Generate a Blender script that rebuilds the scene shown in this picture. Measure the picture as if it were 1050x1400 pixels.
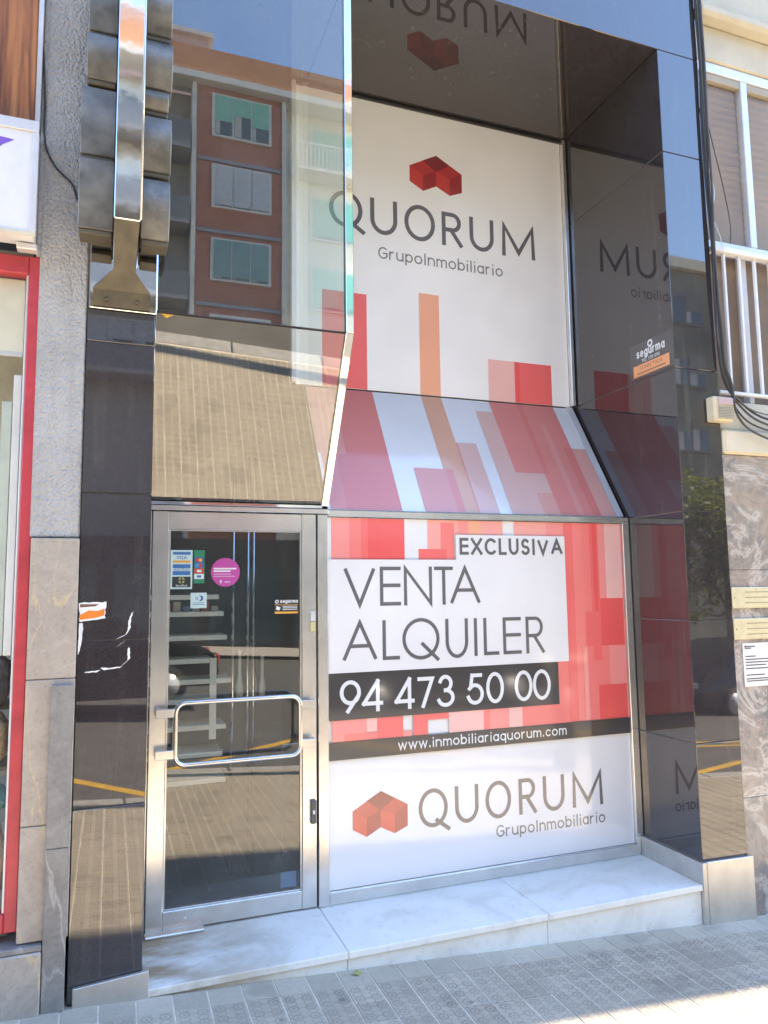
import bpy, bmesh, math, random
from mathutils import Vector, Matrix
random.seed(7)
for o in list(bpy.data.objects): bpy.data.objects.remove(o)
S = bpy.context.scene
COL = S.collection
# ------------------------------------------------------------------ camera
cam = bpy.data.cameras.new('camera'); camo = bpy.data.objects.new('camera', cam); COL.objects.link(camo)
yaw, pitch, roll = .3536, .1062, -.0131
F = Vector((math.sin(yaw)*math.cos(pitch), math.cos(yaw)*math.cos(pitch), math.sin(pitch)))
R0 = Vector((math.cos(yaw), -math.sin(yaw), 0)); U0 = R0.cross(F)
R1_ = R0*math.cos(roll)+U0*math.sin(roll); U1_ = -R0*math.sin(roll)+U0*math.cos(roll)
mw = Matrix((R1_, U1_, -F)).transposed().to_4x4(); mw.translation = Vector((-.1371, -3.9656, 1.6532))
camo.matrix_world = mw
cam.sensor_fit = 'HORIZONTAL'; cam.sensor_width = 36; cam.lens = 36*1008.4578/1050
cam.clip_start = .05; cam.clip_end = 1000
S.camera = camo
# ------------------------------------------------------------------ sky, sun, exposure
SUN = Vector((.6416, .0400, .766)).normalized()
W = bpy.data.worlds.new('World'); S.world = W; W.use_nodes = True
wn = W.node_tree; bg = wn.nodes['Background']
sky = wn.nodes.new('ShaderNodeTexSky'); sky.sky_type = 'NISHITA'; sky.sun_disc = False
sky.sun_elevation = math.asin(SUN.z); sky.sun_rotation = math.atan2(SUN.x, SUN.y)
sky.air_density = 1.0; sky.dust_density = .1; sky.ozone_density = 4.2
wn.links.new(sky.outputs[0], bg.inputs[0]); bg.inputs[1].default_value = .135
sl = bpy.data.lights.new('sun', 'SUN'); sl.energy = 4.0; sl.angle = math.radians(.5); sl.color = (1, .89, .72)
so = bpy.data.objects.new('sun', sl); COL.objects.link(so); so.rotation_euler = SUN.to_track_quat('Z', 'Y').to_euler()
S.view_settings.view_transform = 'Standard'; S.view_settings.look = 'None'; S.view_settings.gamma = 1
S.view_settings.exposure = 2.88
S.view_settings.use_white_balance = True; S.view_settings.white_balance_temperature = 7000; S.view_settings.white_balance_tint = 10
S.render.engine = 'CYCLES'
S.cycles.max_bounces = 7; S.cycles.diffuse_bounces = 4; S.cycles.transparent_max_bounces = 12; S.cycles.glossy_bounces = 4
# ------------------------------------------------------------------ material helpers
MATS = {}
def newmat(name):
    m = bpy.data.materials.new(name); m.use_nodes = True
    return m, m.node_tree.nodes, m.node_tree.links, m.node_tree.nodes['Principled BSDF']
def setp(b, col=None, rough=None, metal=None, spec=None, ior=None, coat=None, coatr=None):
    if col is not None: b.inputs['Base Color'].default_value = (*col, 1)
    if rough is not None: b.inputs['Roughness'].default_value = rough
    if metal is not None: b.inputs['Metallic'].default_value = metal
    if spec is not None: b.inputs['Specular IOR Level'].default_value = spec
    if ior is not None: b.inputs['IOR'].default_value = ior
    if coat is not None: b.inputs['Coat Weight'].default_value = coat
    if coatr is not None: b.inputs['Coat Roughness'].default_value = coatr
def coords(n, l, scale=(1, 1, 1)):
    t = n.new('ShaderNodeNewGeometry'); mp = n.new('ShaderNodeMapping'); mp.inputs['Scale'].default_value = scale
    l.new(t.outputs['Position'], mp.inputs['Vector']); return mp.outputs[0]
def noise(n, l, vec, scale, detail=4, rough=.55, dist=0):
    t = n.new('ShaderNodeTexNoise'); t.inputs['Scale'].default_value = scale; t.inputs['Detail'].default_value = detail
    t.inputs['Roughness'].default_value = rough; t.inputs['Distortion'].default_value = dist
    l.new(vec, t.inputs['Vector']); return t.outputs['Fac']
def ramp(n, l, fac, stops):
    r = n.new('ShaderNodeValToRGB'); e = r.color_ramp.elements
    while len(e) < len(stops): e.new(.5)
    for k, (p, c) in enumerate(stops): e[k].position = p; e[k].color = (*c, 1) if len(c) == 3 else c
    l.new(fac, r.inputs[0]); return r.outputs[0]
def math_(n, l, op, a, b=None, c=None):
    m = n.new('ShaderNodeMath'); m.operation = op
    for k, v in enumerate((a, b, c)):
        if v is None: continue
        if isinstance(v, (int, float)): m.inputs[k].default_value = v
        else: l.new(v, m.inputs[k])
    return m.outputs[0]
def bump(n, l, b, h, strength=.3, dist=.01):
    u = n.new('ShaderNodeBump'); u.inputs['Strength'].default_value = strength; u.inputs['Distance'].default_value = dist
    l.new(h, u.inputs['Height']); l.new(u.outputs[0], b.inputs['Normal'])
def mixc(n, l, fac, a, b, mode='MIX'):
    m = n.new('ShaderNodeMix'); m.data_type = 'RGBA'; m.blend_type = mode
    for sock, v in ((m.inputs[0], fac), (m.inputs[6], a), (m.inputs[7], b)):
        if isinstance(v, (int, float)): sock.default_value = v
        elif isinstance(v, tuple): sock.default_value = (*v, 1)
        else: l.new(v, sock)
    return m.outputs[2]
def simple(name, col, rough=.5, metal=0, var=.12, scale=6, spec=.5, bmp=0, bscale=60):
    """a colour broken up by two scales of noise, with a trace of dirt in the gloss"""
    if name in MATS: return MATS[name]
    m, n, l, b = newmat(name); setp(b, col, rough, metal, spec)
    v = coords(n, l)
    f = noise(n, l, v, scale, 3, .6)
    c = ramp(n, l, f, [(.25, tuple(x*(1-var) for x in col)), (.75, tuple(min(1, x*(1+var)) for x in col))])
    l.new(c, b.inputs['Base Color'])
    g = noise(n, l, v, scale*4, 1)
    r = n.new('ShaderNodeMapRange'); r.inputs[3].default_value = max(0, rough*.8); r.inputs[4].default_value = min(1, rough*1.25)
    l.new(g, r.inputs[0]); l.new(r.outputs[0], b.inputs['Roughness'])
    if bmp: bump(n, l, b, noise(n, l, v, bscale, 5), bmp, .004)
    MATS[name] = m; return m
def print_mat(name, col, coat=1.0):
    """printed vinyl under a thin clear film"""
    key = 'print_'+name+('' if coat == 1 else '_matt')
    if key in MATS: return MATS[key]
    m, n, l, b = newmat(key); setp(b, col, .32 if coat > .3 else .55, 0, .5, coat=coat, coatr=.07)
    v = coords(n, l)
    c = ramp(n, l, noise(n, l, v, 1.7, 2, .6), [(.3, tuple(x*.95 for x in col)), (.7, tuple(min(1, x*1.03) for x in col))])
    l.new(c, b.inputs['Base Color'])
    u = n.new('ShaderNodeBump'); u.inputs['Strength'].default_value = .05; u.inputs['Distance'].default_value = .02
    l.new(noise(n, l, v, 3.5, 0), u.inputs['Height']); b.inputs['Coat IOR'].default_value = 1.75; l.new(u.outputs[0], b.inputs['Coat Normal'])
    MATS[key] = m; return m
def glass_mat(name, tint, ior, extra=0, dirt=.02):
    m, n, l, b = newmat(name); n.remove(b)
    tr = n.new('ShaderNodeBsdfTransparent'); tr.inputs[0].default_value = (*tint, 1)
    gl = n.new('ShaderNodeBsdfGlossy'); gl.inputs['Roughness'].default_value = 0.0; gl.inputs[0].default_value = (1, 1, 1, 1)
    wv = n.new('ShaderNodeBump'); wv.inputs['Strength'].default_value = .02; wv.inputs['Distance'].default_value = .02; l.new(noise(n, l, coords(n, l), 1.6, 0), wv.inputs['Height']); l.new(wv.outputs[0], gl.inputs['Normal'])
    fr = n.new('ShaderNodeFresnel'); fr.inputs[0].default_value = ior
    gm = n.new('ShaderNodeNewGeometry')
    front = math_(n, l, 'SUBTRACT', 1.0, gm.outputs['Backfacing'])      # the pane is a slab: count its outer face once
    mx = n.new('ShaderNodeMixShader'); l.new(math_(n, l, 'MULTIPLY', math_(n, l, 'ADD', fr.outputs[0], extra), front), mx.inputs[0])
    l.new(tr.outputs[0], mx.inputs[1]); l.new(gl.outputs[0], mx.inputs[2])
    # dust film on the pane, thickened to imitate veiling haze over the dark inside
    df = n.new('ShaderNodeBsdfDiffuse'); df.inputs[0].default_value = (.55, .55, .52, 1)
    v = coords(n, l, (1, 1, .5)); f = noise(n, l, v, 2.2, 6, .7)
    r = n.new('ShaderNodeMapRange'); r.inputs[1].default_value = .35; r.inputs[2].default_value = .8; r.inputs[3].default_value = dirt*.4; r.inputs[4].default_value = dirt*2
    l.new(f, r.inputs[0])
    m2 = n.new('ShaderNodeMixShader'); l.new(r.outputs[0], m2.inputs[0]); l.new(mx.outputs[0], m2.inputs[1]); l.new(df.outputs[0], m2.inputs[2])
    l.new(m2.outputs[0], n['Material Output'].inputs[0])
    return m
# ---- special materials
def mk_granite():
    m, n, l, b = newmat('black_granite'); setp(b, (.014, .013, .014), .02, 0, .5, 1.95)
    v = coords(n, l)
    f = noise(n, l, v, 420, 2, .5)
    c = ramp(n, l, f, [(.42, (.027, .023, .025)), (.60, (.044, .037, .040)), (.75, (.088, .072, .078))])
    st = noise(n, l, coords(n, l, (9, 9, .5)), 1.6, 4, .65); sm = noise(n, l, v, 2.4, 4, .6, 1.0)
    dm = math_(n, l, 'MULTIPLY', ramp(n, l, st, [(.52, (0, 0, 0)), (.78, (1, 1, 1))]), ramp(n, l, sm, [(.42, (0, 0, 0)), (.65, (1, 1, 1))]))
    c = mixc(n, l, math_(n, l, 'MULTIPLY', dm, .5), c, (.13, .115, .105))
    l.new(c, b.inputs['Base Color'])
    g = noise(n, l, v, 3, 4, .7)
    r = n.new('ShaderNodeMapRange'); r.inputs[1].default_value = .4; r.inputs[2].default_value = .9; r.inputs[3].default_value = .008; r.inputs[4].default_value = .06
    l.new(g, r.inputs[0]); l.new(r.outputs[0], b.inputs['Roughness'])
    bump(n, l, b, noise(n, l, v, 1.2, 1), .015, .02)
    return m
def mk_steel(name, col, rough, metal=1.0):
    m, n, l, b = newmat(name); setp(b, col, rough, metal)
    v = coords(n, l, (1, 1, .04)); f = noise(n, l, v, 180, 3)
    r = n.new('ShaderNodeMapRange'); r.inputs[3].default_value = rough*.88; r.inputs[4].default_value = rough*1.15
    l.new(f, r.inputs[0]); l.new(r.outputs[0], b.inputs['Roughness'])
    g = noise(n, l, coords(n, l), 7, 6, .65)
    l.new(ramp(n, l, g, [(.3, tuple(x*.8 for x in col)), (.7, col)]), b.inputs['Base Color'])
    bump(n, l, b, noise(n, l, coords(n, l), 9, 2), .03, .01)
    return m
def mk_marble_white():
    m, n, l, b = newmat('white_marble'); setp(b, (.66, .65, .63), .5, 0, .35)
    v = coords(n, l)
    f = noise(n, l, v, 2.2, 8, .62, 1.6)
    c = ramp(n, l, f, [(.34, (.68, .64, .58)), (.5, (.79, .76, .70)), (.64, (.83, .80, .745))])
    # rust coloured stains at the door end
    g = noise(n, l, coords(n, l, (1, 2, 1)), 2.6, 5, .6)
    sx = n.new('ShaderNodeSeparateXYZ'); t = n.new('ShaderNodeNewGeometry'); l.new(t.outputs['Position'], sx.inputs[0])
    mr = n.new('ShaderNodeMapRange'); mr.inputs[1].default_value = .75; mr.inputs[2].default_value = .1; l.new(sx.outputs[0], mr.inputs[0])
    st = math_(n, l, 'MULTIPLY', mr.outputs[0], ramp(n, l, g, [(.38, (0, 0, 0)), (.58, (1, 1, 1))]))
    c2 = mixc(n, l, math_(n, l, 'MULTIPLY', st, .95), c, (.40, .28, .16))
    d = noise(n, l, v, 22, 6, .7)
    c3 = mixc(n, l, math_(n, l, 'MULTIPLY', ramp(n, l, d, [(.55, (0, 0, 0)), (.8, (1, 1, 1))]), .45), c2, (.33, .31, .29))
    l.new(c3, b.inputs['Base Color']); bump(n, l, b, d, .06, .004)
    return m
def mk_veined():
    m, n, l, b = newmat('veined_marble'); setp(b, (.3, .28, .26), .12, 0, .5)
    v = coords(n, l)
    f = noise(n, l, v, 3.2, 9, .66, .9)
    g = noise(n, l, v, 2.6, 9, .66, 1.1)
    base = ramp(n, l, f, [(.32, (.15, .135, .13)), (.46, (.225, .21, .20)), (.58, (.31, .265, .235)), (.7, (.42, .34, .275))])
    w = math_(n, l, 'ABSOLUTE', math_(n, l, 'SUBTRACT', g, .5))
    vein = ramp(n, l, w, [(0, (1, 1, 1)), (.03, (.25, .25, .25)), (.07, (0, 0, 0))])
    c = mixc(n, l, math_(n, l, 'MULTIPLY', vein, .75), base, (.60, .55, .50))
    h = noise(n, l, v, 4.5, 9, .68, 1.2)
    w2 = math_(n, l, 'ABSOLUTE', math_(n, l, 'SUBTRACT', h, .5))
    c = mixc(n, l, math_(n, l, 'MULTIPLY', ramp(n, l, w2, [(0, (1, 1, 1)), (.025, (0, 0, 0))]), .5), c, (.5, .36, .28))
    l.new(c, b.inputs['Base Color']); return m
def mk_render():
    m, n, l, b = newmat('rough_render'); setp(b, (.40, .39, .38), .9, 0, .3)
    v = coords(n, l)
    f = noise(n, l, v, 3, 6, .6)
    c = ramp(n, l, f, [(.3, (.40, .39, .38)), (.7, (.52, .51, .50))])
    st = noise(n, l, coords(n, l, (14, 14, .7)), 1, 5, .6)
    c = mixc(n, l, math_(n, l, 'MULTIPLY', ramp(n, l, st, [(.5, (0, 0, 0)), (.75, (1, 1, 1))]), .4), c, (.27, .26, .24))
    l.new(c, b.inputs['Base Color'])
    vo = n.new('ShaderNodeTexVoronoi'); vo.inputs['Scale'].default_value = 95; vo.feature = 'SMOOTH_F1'; l.new(coords(n, l, (1, 1, .8)), vo.inputs['Vector'])
    h = math_(n, l, 'ADD', math_(n, l, 'MULTIPLY', vo.outputs['Distance'], -1.0), noise(n, l, v, 70, 5, .65))
    bump(n, l, b, h, 1.0, .014)
    return m
def mk_stone(name, a, bb, vein, rough=.45):
    m, n, l, b = newmat(name); setp(b, a, rough, 0, .4)
    v = coords(n, l)
    f = noise(n, l, v, 5, 9, .7, .8)
    c = ramp(n, l, f, [(.3, a), (.7, bb)])
    g = noise(n, l, coords(n, l, (1.2, 1, .35)), 2.2, 5, .5, 1.5)
    w = math_(n, l, 'ABSOLUTE', math_(n, l, 'SUBTRACT', g, .52))
    c = mixc(n, l, math_(n, l, 'MULTIPLY', ramp(n, l, w, [(0, (1, 1, 1)), (.012, (0, 0, 0))]), .7), c, vein)
    d = noise(n, l, v, 60, 4, .7)
    c = mixc(n, l, math_(n, l, 'MULTIPLY', ramp(n, l, d, [(.5, (0, 0, 0)), (.8, (1, 1, 1))]), .5), c, tuple(x*.55 for x in a))
    l.new(c, b.inputs['Base Color']); bump(n, l, b, d, .25, .004)
    return m
TILE = .145
def tile_mat(name, pattern):
    m, n, l, b = newmat(name); setp(b, (.36, .33, .29), .75, 0, .35)
    v = coords(n, l)
    f = noise(n, l, v, 1.3, 4, .65); g = noise(n, l, v, 45, 4, .75)
    oi = n.new('ShaderNodeObjectInfo')
    c = ramp(n, l, f, [(.3, (.40, .345, .27)), (.7, (.51, .445, .355))])
    c = mixc(n, l, math_(n, l, 'MULTIPLY', ramp(n, l, g, [(.45, (0, 0, 0)), (.75, (1, 1, 1))]), .35), c, (.24, .21, .175))
    blot = noise(n, l, v, 4.3, 2, .5)
    c = mixc(n, l, math_(n, l, 'MULTIPLY', ramp(n, l, blot, [(.60, (0, 0, 0)), (.66, (1, 1, 1))]), .30), c, (.20, .175, .15))
    vo = n.new('ShaderNodeTexVoronoi'); vo.inputs['Scale'].default_value = 4.5; l.new(v, vo.inputs['Vector'])
    gum = math_(n, l, 'LESS_THAN', vo.outputs['Distance'], .062)
    c = mixc(n, l, math_(n, l, 'MULTIPLY', gum, .55), c, mixc(n, l, math_(n, l, 'GREATER_THAN', f, .5), (.16, .145, .13), (.62, .58, .52)))
    hsv = n.new('ShaderNodeHueSaturation'); l.new(c, hsv.inputs['Color'])
    mr = n.new('ShaderNodeMapRange'); mr.inputs[3].default_value = .88; mr.inputs[4].default_value = 1.1; l.new(oi.outputs['Random'], mr.inputs[0]); l.new(mr.outputs[0], hsv.inputs['Value'])
    c = hsv.outputs[0]
    h = math_(n, l, 'MULTIPLY', g, .25)
    if pattern:
        sx = n.new('ShaderNodeSeparateXYZ'); t = n.new('ShaderNodeNewGeometry'); l.new(t.outputs['Position'], sx.inputs[0])
        p = math_(n, l, 'SUBTRACT', math_(n, l, 'FRACT', math_(n, l, 'DIVIDE', sx.outputs[0], TILE/2)), .5)
        q = math_(n, l, 'SUBTRACT', math_(n, l, 'FRACT', math_(n, l, 'DIVIDE', math_(n, l, 'ADD', sx.outputs[1], .515), TILE/2)), .5)
        r = math_(n, l, 'SQRT', math_(n, l, 'ADD', math_(n, l, 'MULTIPLY', p, p), math_(n, l, 'MULTIPLY', q, q)))
        ang = math_(n, l, 'ARCTAN2', q, p)
        # rosette: a scalloped ring, spokes out to the edges and a dot in the middle
        rr = math_(n, l, 'ADD', r, math_(n, l, 'MULTIPLY', math_(n, l, 'COSINE', math_(n, l, 'MULTIPLY', ang, 6)), .03))
        ring = math_(n, l, 'LESS_THAN', math_(n, l, 'ABSOLUTE', math_(n, l, 'SUBTRACT', rr, .27)), .055)
        dot = math_(n, l, 'LESS_THAN', r, .10)
        sp = math_(n, l, 'LESS_THAN', math_(n, l, 'ABSOLUTE', math_(n, l, 'SINE', math_(n, l, 'MULTIPLY', ang, 3))), .17)
        sp = math_(n, l, 'MULTIPLY', sp, math_(n, l, 'GREATER_THAN', rr, .28))
        gr = math_(n, l, 'MAXIMUM', ring, math_(n, l, 'MAXIMUM', sp, dot))
        h = math_(n, l, 'SUBTRACT', h, gr)
        wear = ramp(n, l, noise(n, l, v, 1.9, 3, .7), [(.50, (0, 0, 0)), (.62, (1, 1, 1))])
        c = mixc(n, l, math_(n, l, 'MULTIPLY', gr, math_(n, l, 'MULTIPLY_ADD', wear, .30, .30)), c, (.15, .125, .10))  # grooves darkened all over as painted relief shade, more in worn dirty patches
    l.new(c, b.inputs['Base Color'])
    bump(n, l, b, h, 1.0 if pattern else .3, .014)
    return m
def brick_mat(name, c1, c2, mortar):
    m, n, l, b = newmat(name); setp(b, c1, .8, 0, .3)
    t = n.new('ShaderNodeNewGeometry'); sx = n.new('ShaderNodeSeparateXYZ'); l.new(t.outputs['Position'], sx.inputs[0])
    cb = n.new('ShaderNodeCombineXYZ'); l.new(math_(n, l, 'ADD', sx.outputs[0], sx.outputs[1]), cb.inputs[0]); l.new(sx.outputs[2], cb.inputs[1])
    br = n.new('ShaderNodeTexBrick'); l.new(cb.outputs[0], br.inputs['Vector']); br.inputs['Scale'].default_value = 4
    br.inputs['Color1'].default_value = (*c1, 1); br.inputs['Color2'].default_value = (*c2, 1); br.inputs['Mortar'].default_value = (*mortar, 1)
    br.inputs['Mortar Size'].default_value = .02; br.inputs['Row Height'].default_value = .28
    l.new(br.outputs[0], b.inputs['Base Color']); return m
def wood_mat():
    m, n, l, b = newmat('varnished_wood'); setp(b, (.30, .10, .03), .3, 0, .5)
    v = coords(n, l, (7, 7, .5)); f = noise(n, l, v, 2.0, 6, .6, 1.4)
    c = ramp(n, l, f, [(.3, (.12, .035, .012)), (.48, (.33, .12, .04)), (.6, (.45, .18, .06)), (.75, (.24, .08, .025))])
    l.new(c, b.inputs['Base Color']); return m
GRAN = mk_granite()
STEEL = mk_steel('brushed_steel', (.80, .78, .75), .22, metal=.82)
CHROME = mk_steel('polished_chrome', (.80, .79, .78), .045)
MIRROR = mk_steel('mirror_steel', (.82, .82, .82), .03)
MARB = mk_marble_white(); VEIN = mk_veined(); RENDER = mk_render()
STONE = mk_stone('weathered_stone', (.30, .26, .225), (.43, .385, .335), (.55, .42, .24))
DSTONE = mk_stone('dirty_granite', (.15, .145, .14), (.28, .27, .26), (.40, .39, .37))
WOOD = wood_mat()
TPLAIN = tile_mat('plain_paving', False); TROSE = tile_mat('rosette_paving', True)
MORTAR = simple('pale_mortar', (.66, .59, .48), .9, 0, .2, 12)
GROUT = simple('grout', (.30, .28, .27), .8)
GLASS = glass_mat('shop_glass', (.93, .96, .95), 2.25, .0, .03)
DGLASS = glass_mat('door_glass', (.93, .95, .94), 1.95, .0, .03)
SGLASS = glass_mat('side_glass', (.95, .97, .96), 1.12, 0, .006)
WGLASS = glass_mat('window_glass', (.975, .98, .97), 1.32, .0, .012)
ASPH = simple('asphalt', (.105, .10, .092), .85, 0, .2, 3, .3, .5, 160)
YEL = simple('yellow_road_paint', (.62, .36, .03), .7, 0, .2, 9)
RED = simple('red_paint', (.44, .045, .06), .4, 0, .22, 9, .5, .12, 35)
CREAM = simple('cream_plaster', (.60, .54, .42), .7, 0, .1, 4, .4, .2, 90)
ALU = simple('pale_aluminium', (.66, .66, .68), .35, .3, .08, 8)
WHITEPAINT = simple('white_enamel', (.72, .72, .74), .35, 0, .06, 8)
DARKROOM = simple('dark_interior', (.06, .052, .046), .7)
BLACKRUB = simple('black_cable', (.035, .032, .034), .55)
GREYPLAS = simple('dusty_grey_shell', (.17, .165, .15), .36, .25, .55, 7, .5, .5, 60)
# ------------------------------------------------------------------ object helpers
def tag(o, label=None, cat=None, group=None, kind=None):
    if label: o['label'] = label
    if cat: o['category'] = cat
    if group: o['group'] = group
    if kind: o['kind'] = kind
    return o
def thing(name, label, cat, loc=(0, 0, 0), group=None):
    o = bpy.data.objects.new(name, None); COL.objects.link(o); o.location = loc; o.empty_display_size = .1
    return tag(o, label, cat, group)
def link(name, me, parent=None):
    o = bpy.data.objects.new(name, me); COL.objects.link(o)
    if parent is not None:
        o.parent = parent
        if parent.parent is None: o.matrix_parent_inverse = Matrix.Translation(-Vector(parent.location))
    return o
def mesh(name, verts, faces, mat, parent=None, smooth=False, mats=None, fm=None):
    me = bpy.data.meshes.new(name); me.from_pydata([tuple(v) for v in verts], [], faces); me.update()
    for m_ in (mats or [mat]): me.materials.append(m_)
    if fm: me.polygons.foreach_set('material_index', fm)
    if smooth: me.polygons.foreach_set('use_smooth', [True]*len(me.polygons))
    return link(name, me, parent)
def box(name, x0, x1, y0, y1, z0, z1, mat, parent=None, bev=.002):
    bm = bmesh.new()
    r = bmesh.ops.create_cube(bm, size=1)
    for v in bm.verts: v.co = Vector((x0+(v.co.x+.5)*(x1-x0), y0+(v.co.y+.5)*(y1-y0), z0+(v.co.z+.5)*(z1-z0)))
    if bev: bmesh.ops.bevel(bm, geom=list(bm.edges), offset=min(bev, .3*min(x1-x0, y1-y0, z1-z0)), segments=1, affect='EDGES')
    me = bpy.data.meshes.new(name); bm.to_mesh(me); bm.free(); me.materials.append(mat)
    return link(name, me, parent)
def prism(name, poly, a0, a1, axis, mat, parent=None, bev=0):
    """poly extruded along an axis; for 'x' poly is (y,z), for 'y' (x,z), for 'z' (x,y)"""
    n = len(poly); P = []
    for a in (a0, a1):
        for (p, q) in poly: P.append({'x': (a, p, q), 'y': (p, a, q), 'z': (p, q, a)}[axis])
    fs = [tuple(range(n)), tuple(range(2*n-1, n-1, -1))]+[(k, n+k, n+(k+1) % n, (k+1) % n) for k in range(n)]
    bm = bmesh.new(); vs = [bm.verts.new(p) for p in P]
    for f in fs: bm.faces.new([vs[k] for k in f])
    bmesh.ops.recalc_face_normals(bm, faces=list(bm.faces))
    if bev: bmesh.ops.bevel(bm, geom=list(bm.edges), offset=bev, segments=1, affect='EDGES')
    me = bpy.data.meshes.new(name); bm.to_mesh(me); bm.free(); me.materials.append(mat)
    return link(name, me, parent)
def tube(name, pts, r, mat, parent=None, n=10, closed=False, caps=True):
    pts = [Vector(p) for p in pts]; N = len(pts); V = []; Fc = []
    rad = r if isinstance(r, (list, tuple)) else [r]*N
    t0 = (pts[1]-pts[0]).normalized(); up = Vector((0, 0, 1)) if abs(t0.z) < .9 else Vector((1, 0, 0))
    u = t0.cross(up).normalized()
    for k in range(N):
        if closed: t = (pts[(k+1) % N]-pts[k-1]).normalized()
        else: t = (pts[min(k+1, N-1)]-pts[max(k-1, 0)]).normalized()
        u = (u-t*u.dot(t)).normalized(); w = t.cross(u)
        for j in range(n):
            a = 2*math.pi*j/n; V.append(pts[k]+(u*math.cos(a)+w*math.sin(a))*rad[k])
    for k in range(N if closed else N-1):
        for j in range(n):
            a, b_ = k*n+j, k*n+(j+1) % n; c, d = ((k+1) % N)*n+(j+1) % n, ((k+1) % N)*n+j
            Fc.append((a, b_, c, d))
    if not closed and caps: Fc += [tuple(range(n-1, -1, -1)), tuple(range((N-1)*n, N*n))]
    return mesh(name, V, Fc, mat, parent, True)
def smoothpath(pts, k=6):
    pts = [Vector(p) for p in pts]; out = []
    for i in range(len(pts)-1):
        p0, p1, p2, p3 = pts[max(i-1, 0)], pts[i], pts[i+1], pts[min(i+2, len(pts)-1)]
        for j in range(k):
            t = j/k; out.append(.5*((2*p1)+(p2-p0)*t+(2*p0-5*p1+4*p2-p3)*t*t+(3*p1-p0-3*p2+p3)*t**3))
    return out+[pts[-1]]
def GZ(x): return -.033-.061*x            # the street falls gently towards the right
# planes the flat print lies on: origin, u, v, normal
class Pl:
    def __init__(s, o, u, v, nrm): s.o, s.u, s.v, s.n = Vector(o), Vector(u), Vector(v), Vector(nrm)
    def at(s, a, b, h=0): return s.o+s.u*a+s.v*b+s.n*h
FRONT = lambda y: Pl((0, y, 0), (1, 0, 0), (0, 0, 1), (0, -1, 0))
def poly(name, pl, pts, h, mat, parent): return mesh(name, [pl.at(a, b, h) for a, b in pts], [tuple(range(len(pts)))], mat, parent)
def rect(name, pl, a0, a1, b0, b1, h, mat, parent): return poly(name, pl, [(a0, b0), (a1, b0), (a1, b1), (a0, b1)], h, mat, parent)
def disc(name, pl, a, b, r, h, mat, parent, n=28, ry=None):
    ry = ry or r
    return poly(name, pl, [(a+r*math.cos(2*math.pi*k/n), b+ry*math.sin(2*math.pi*k/n)) for k in range(n)], h, mat, parent)
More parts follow.
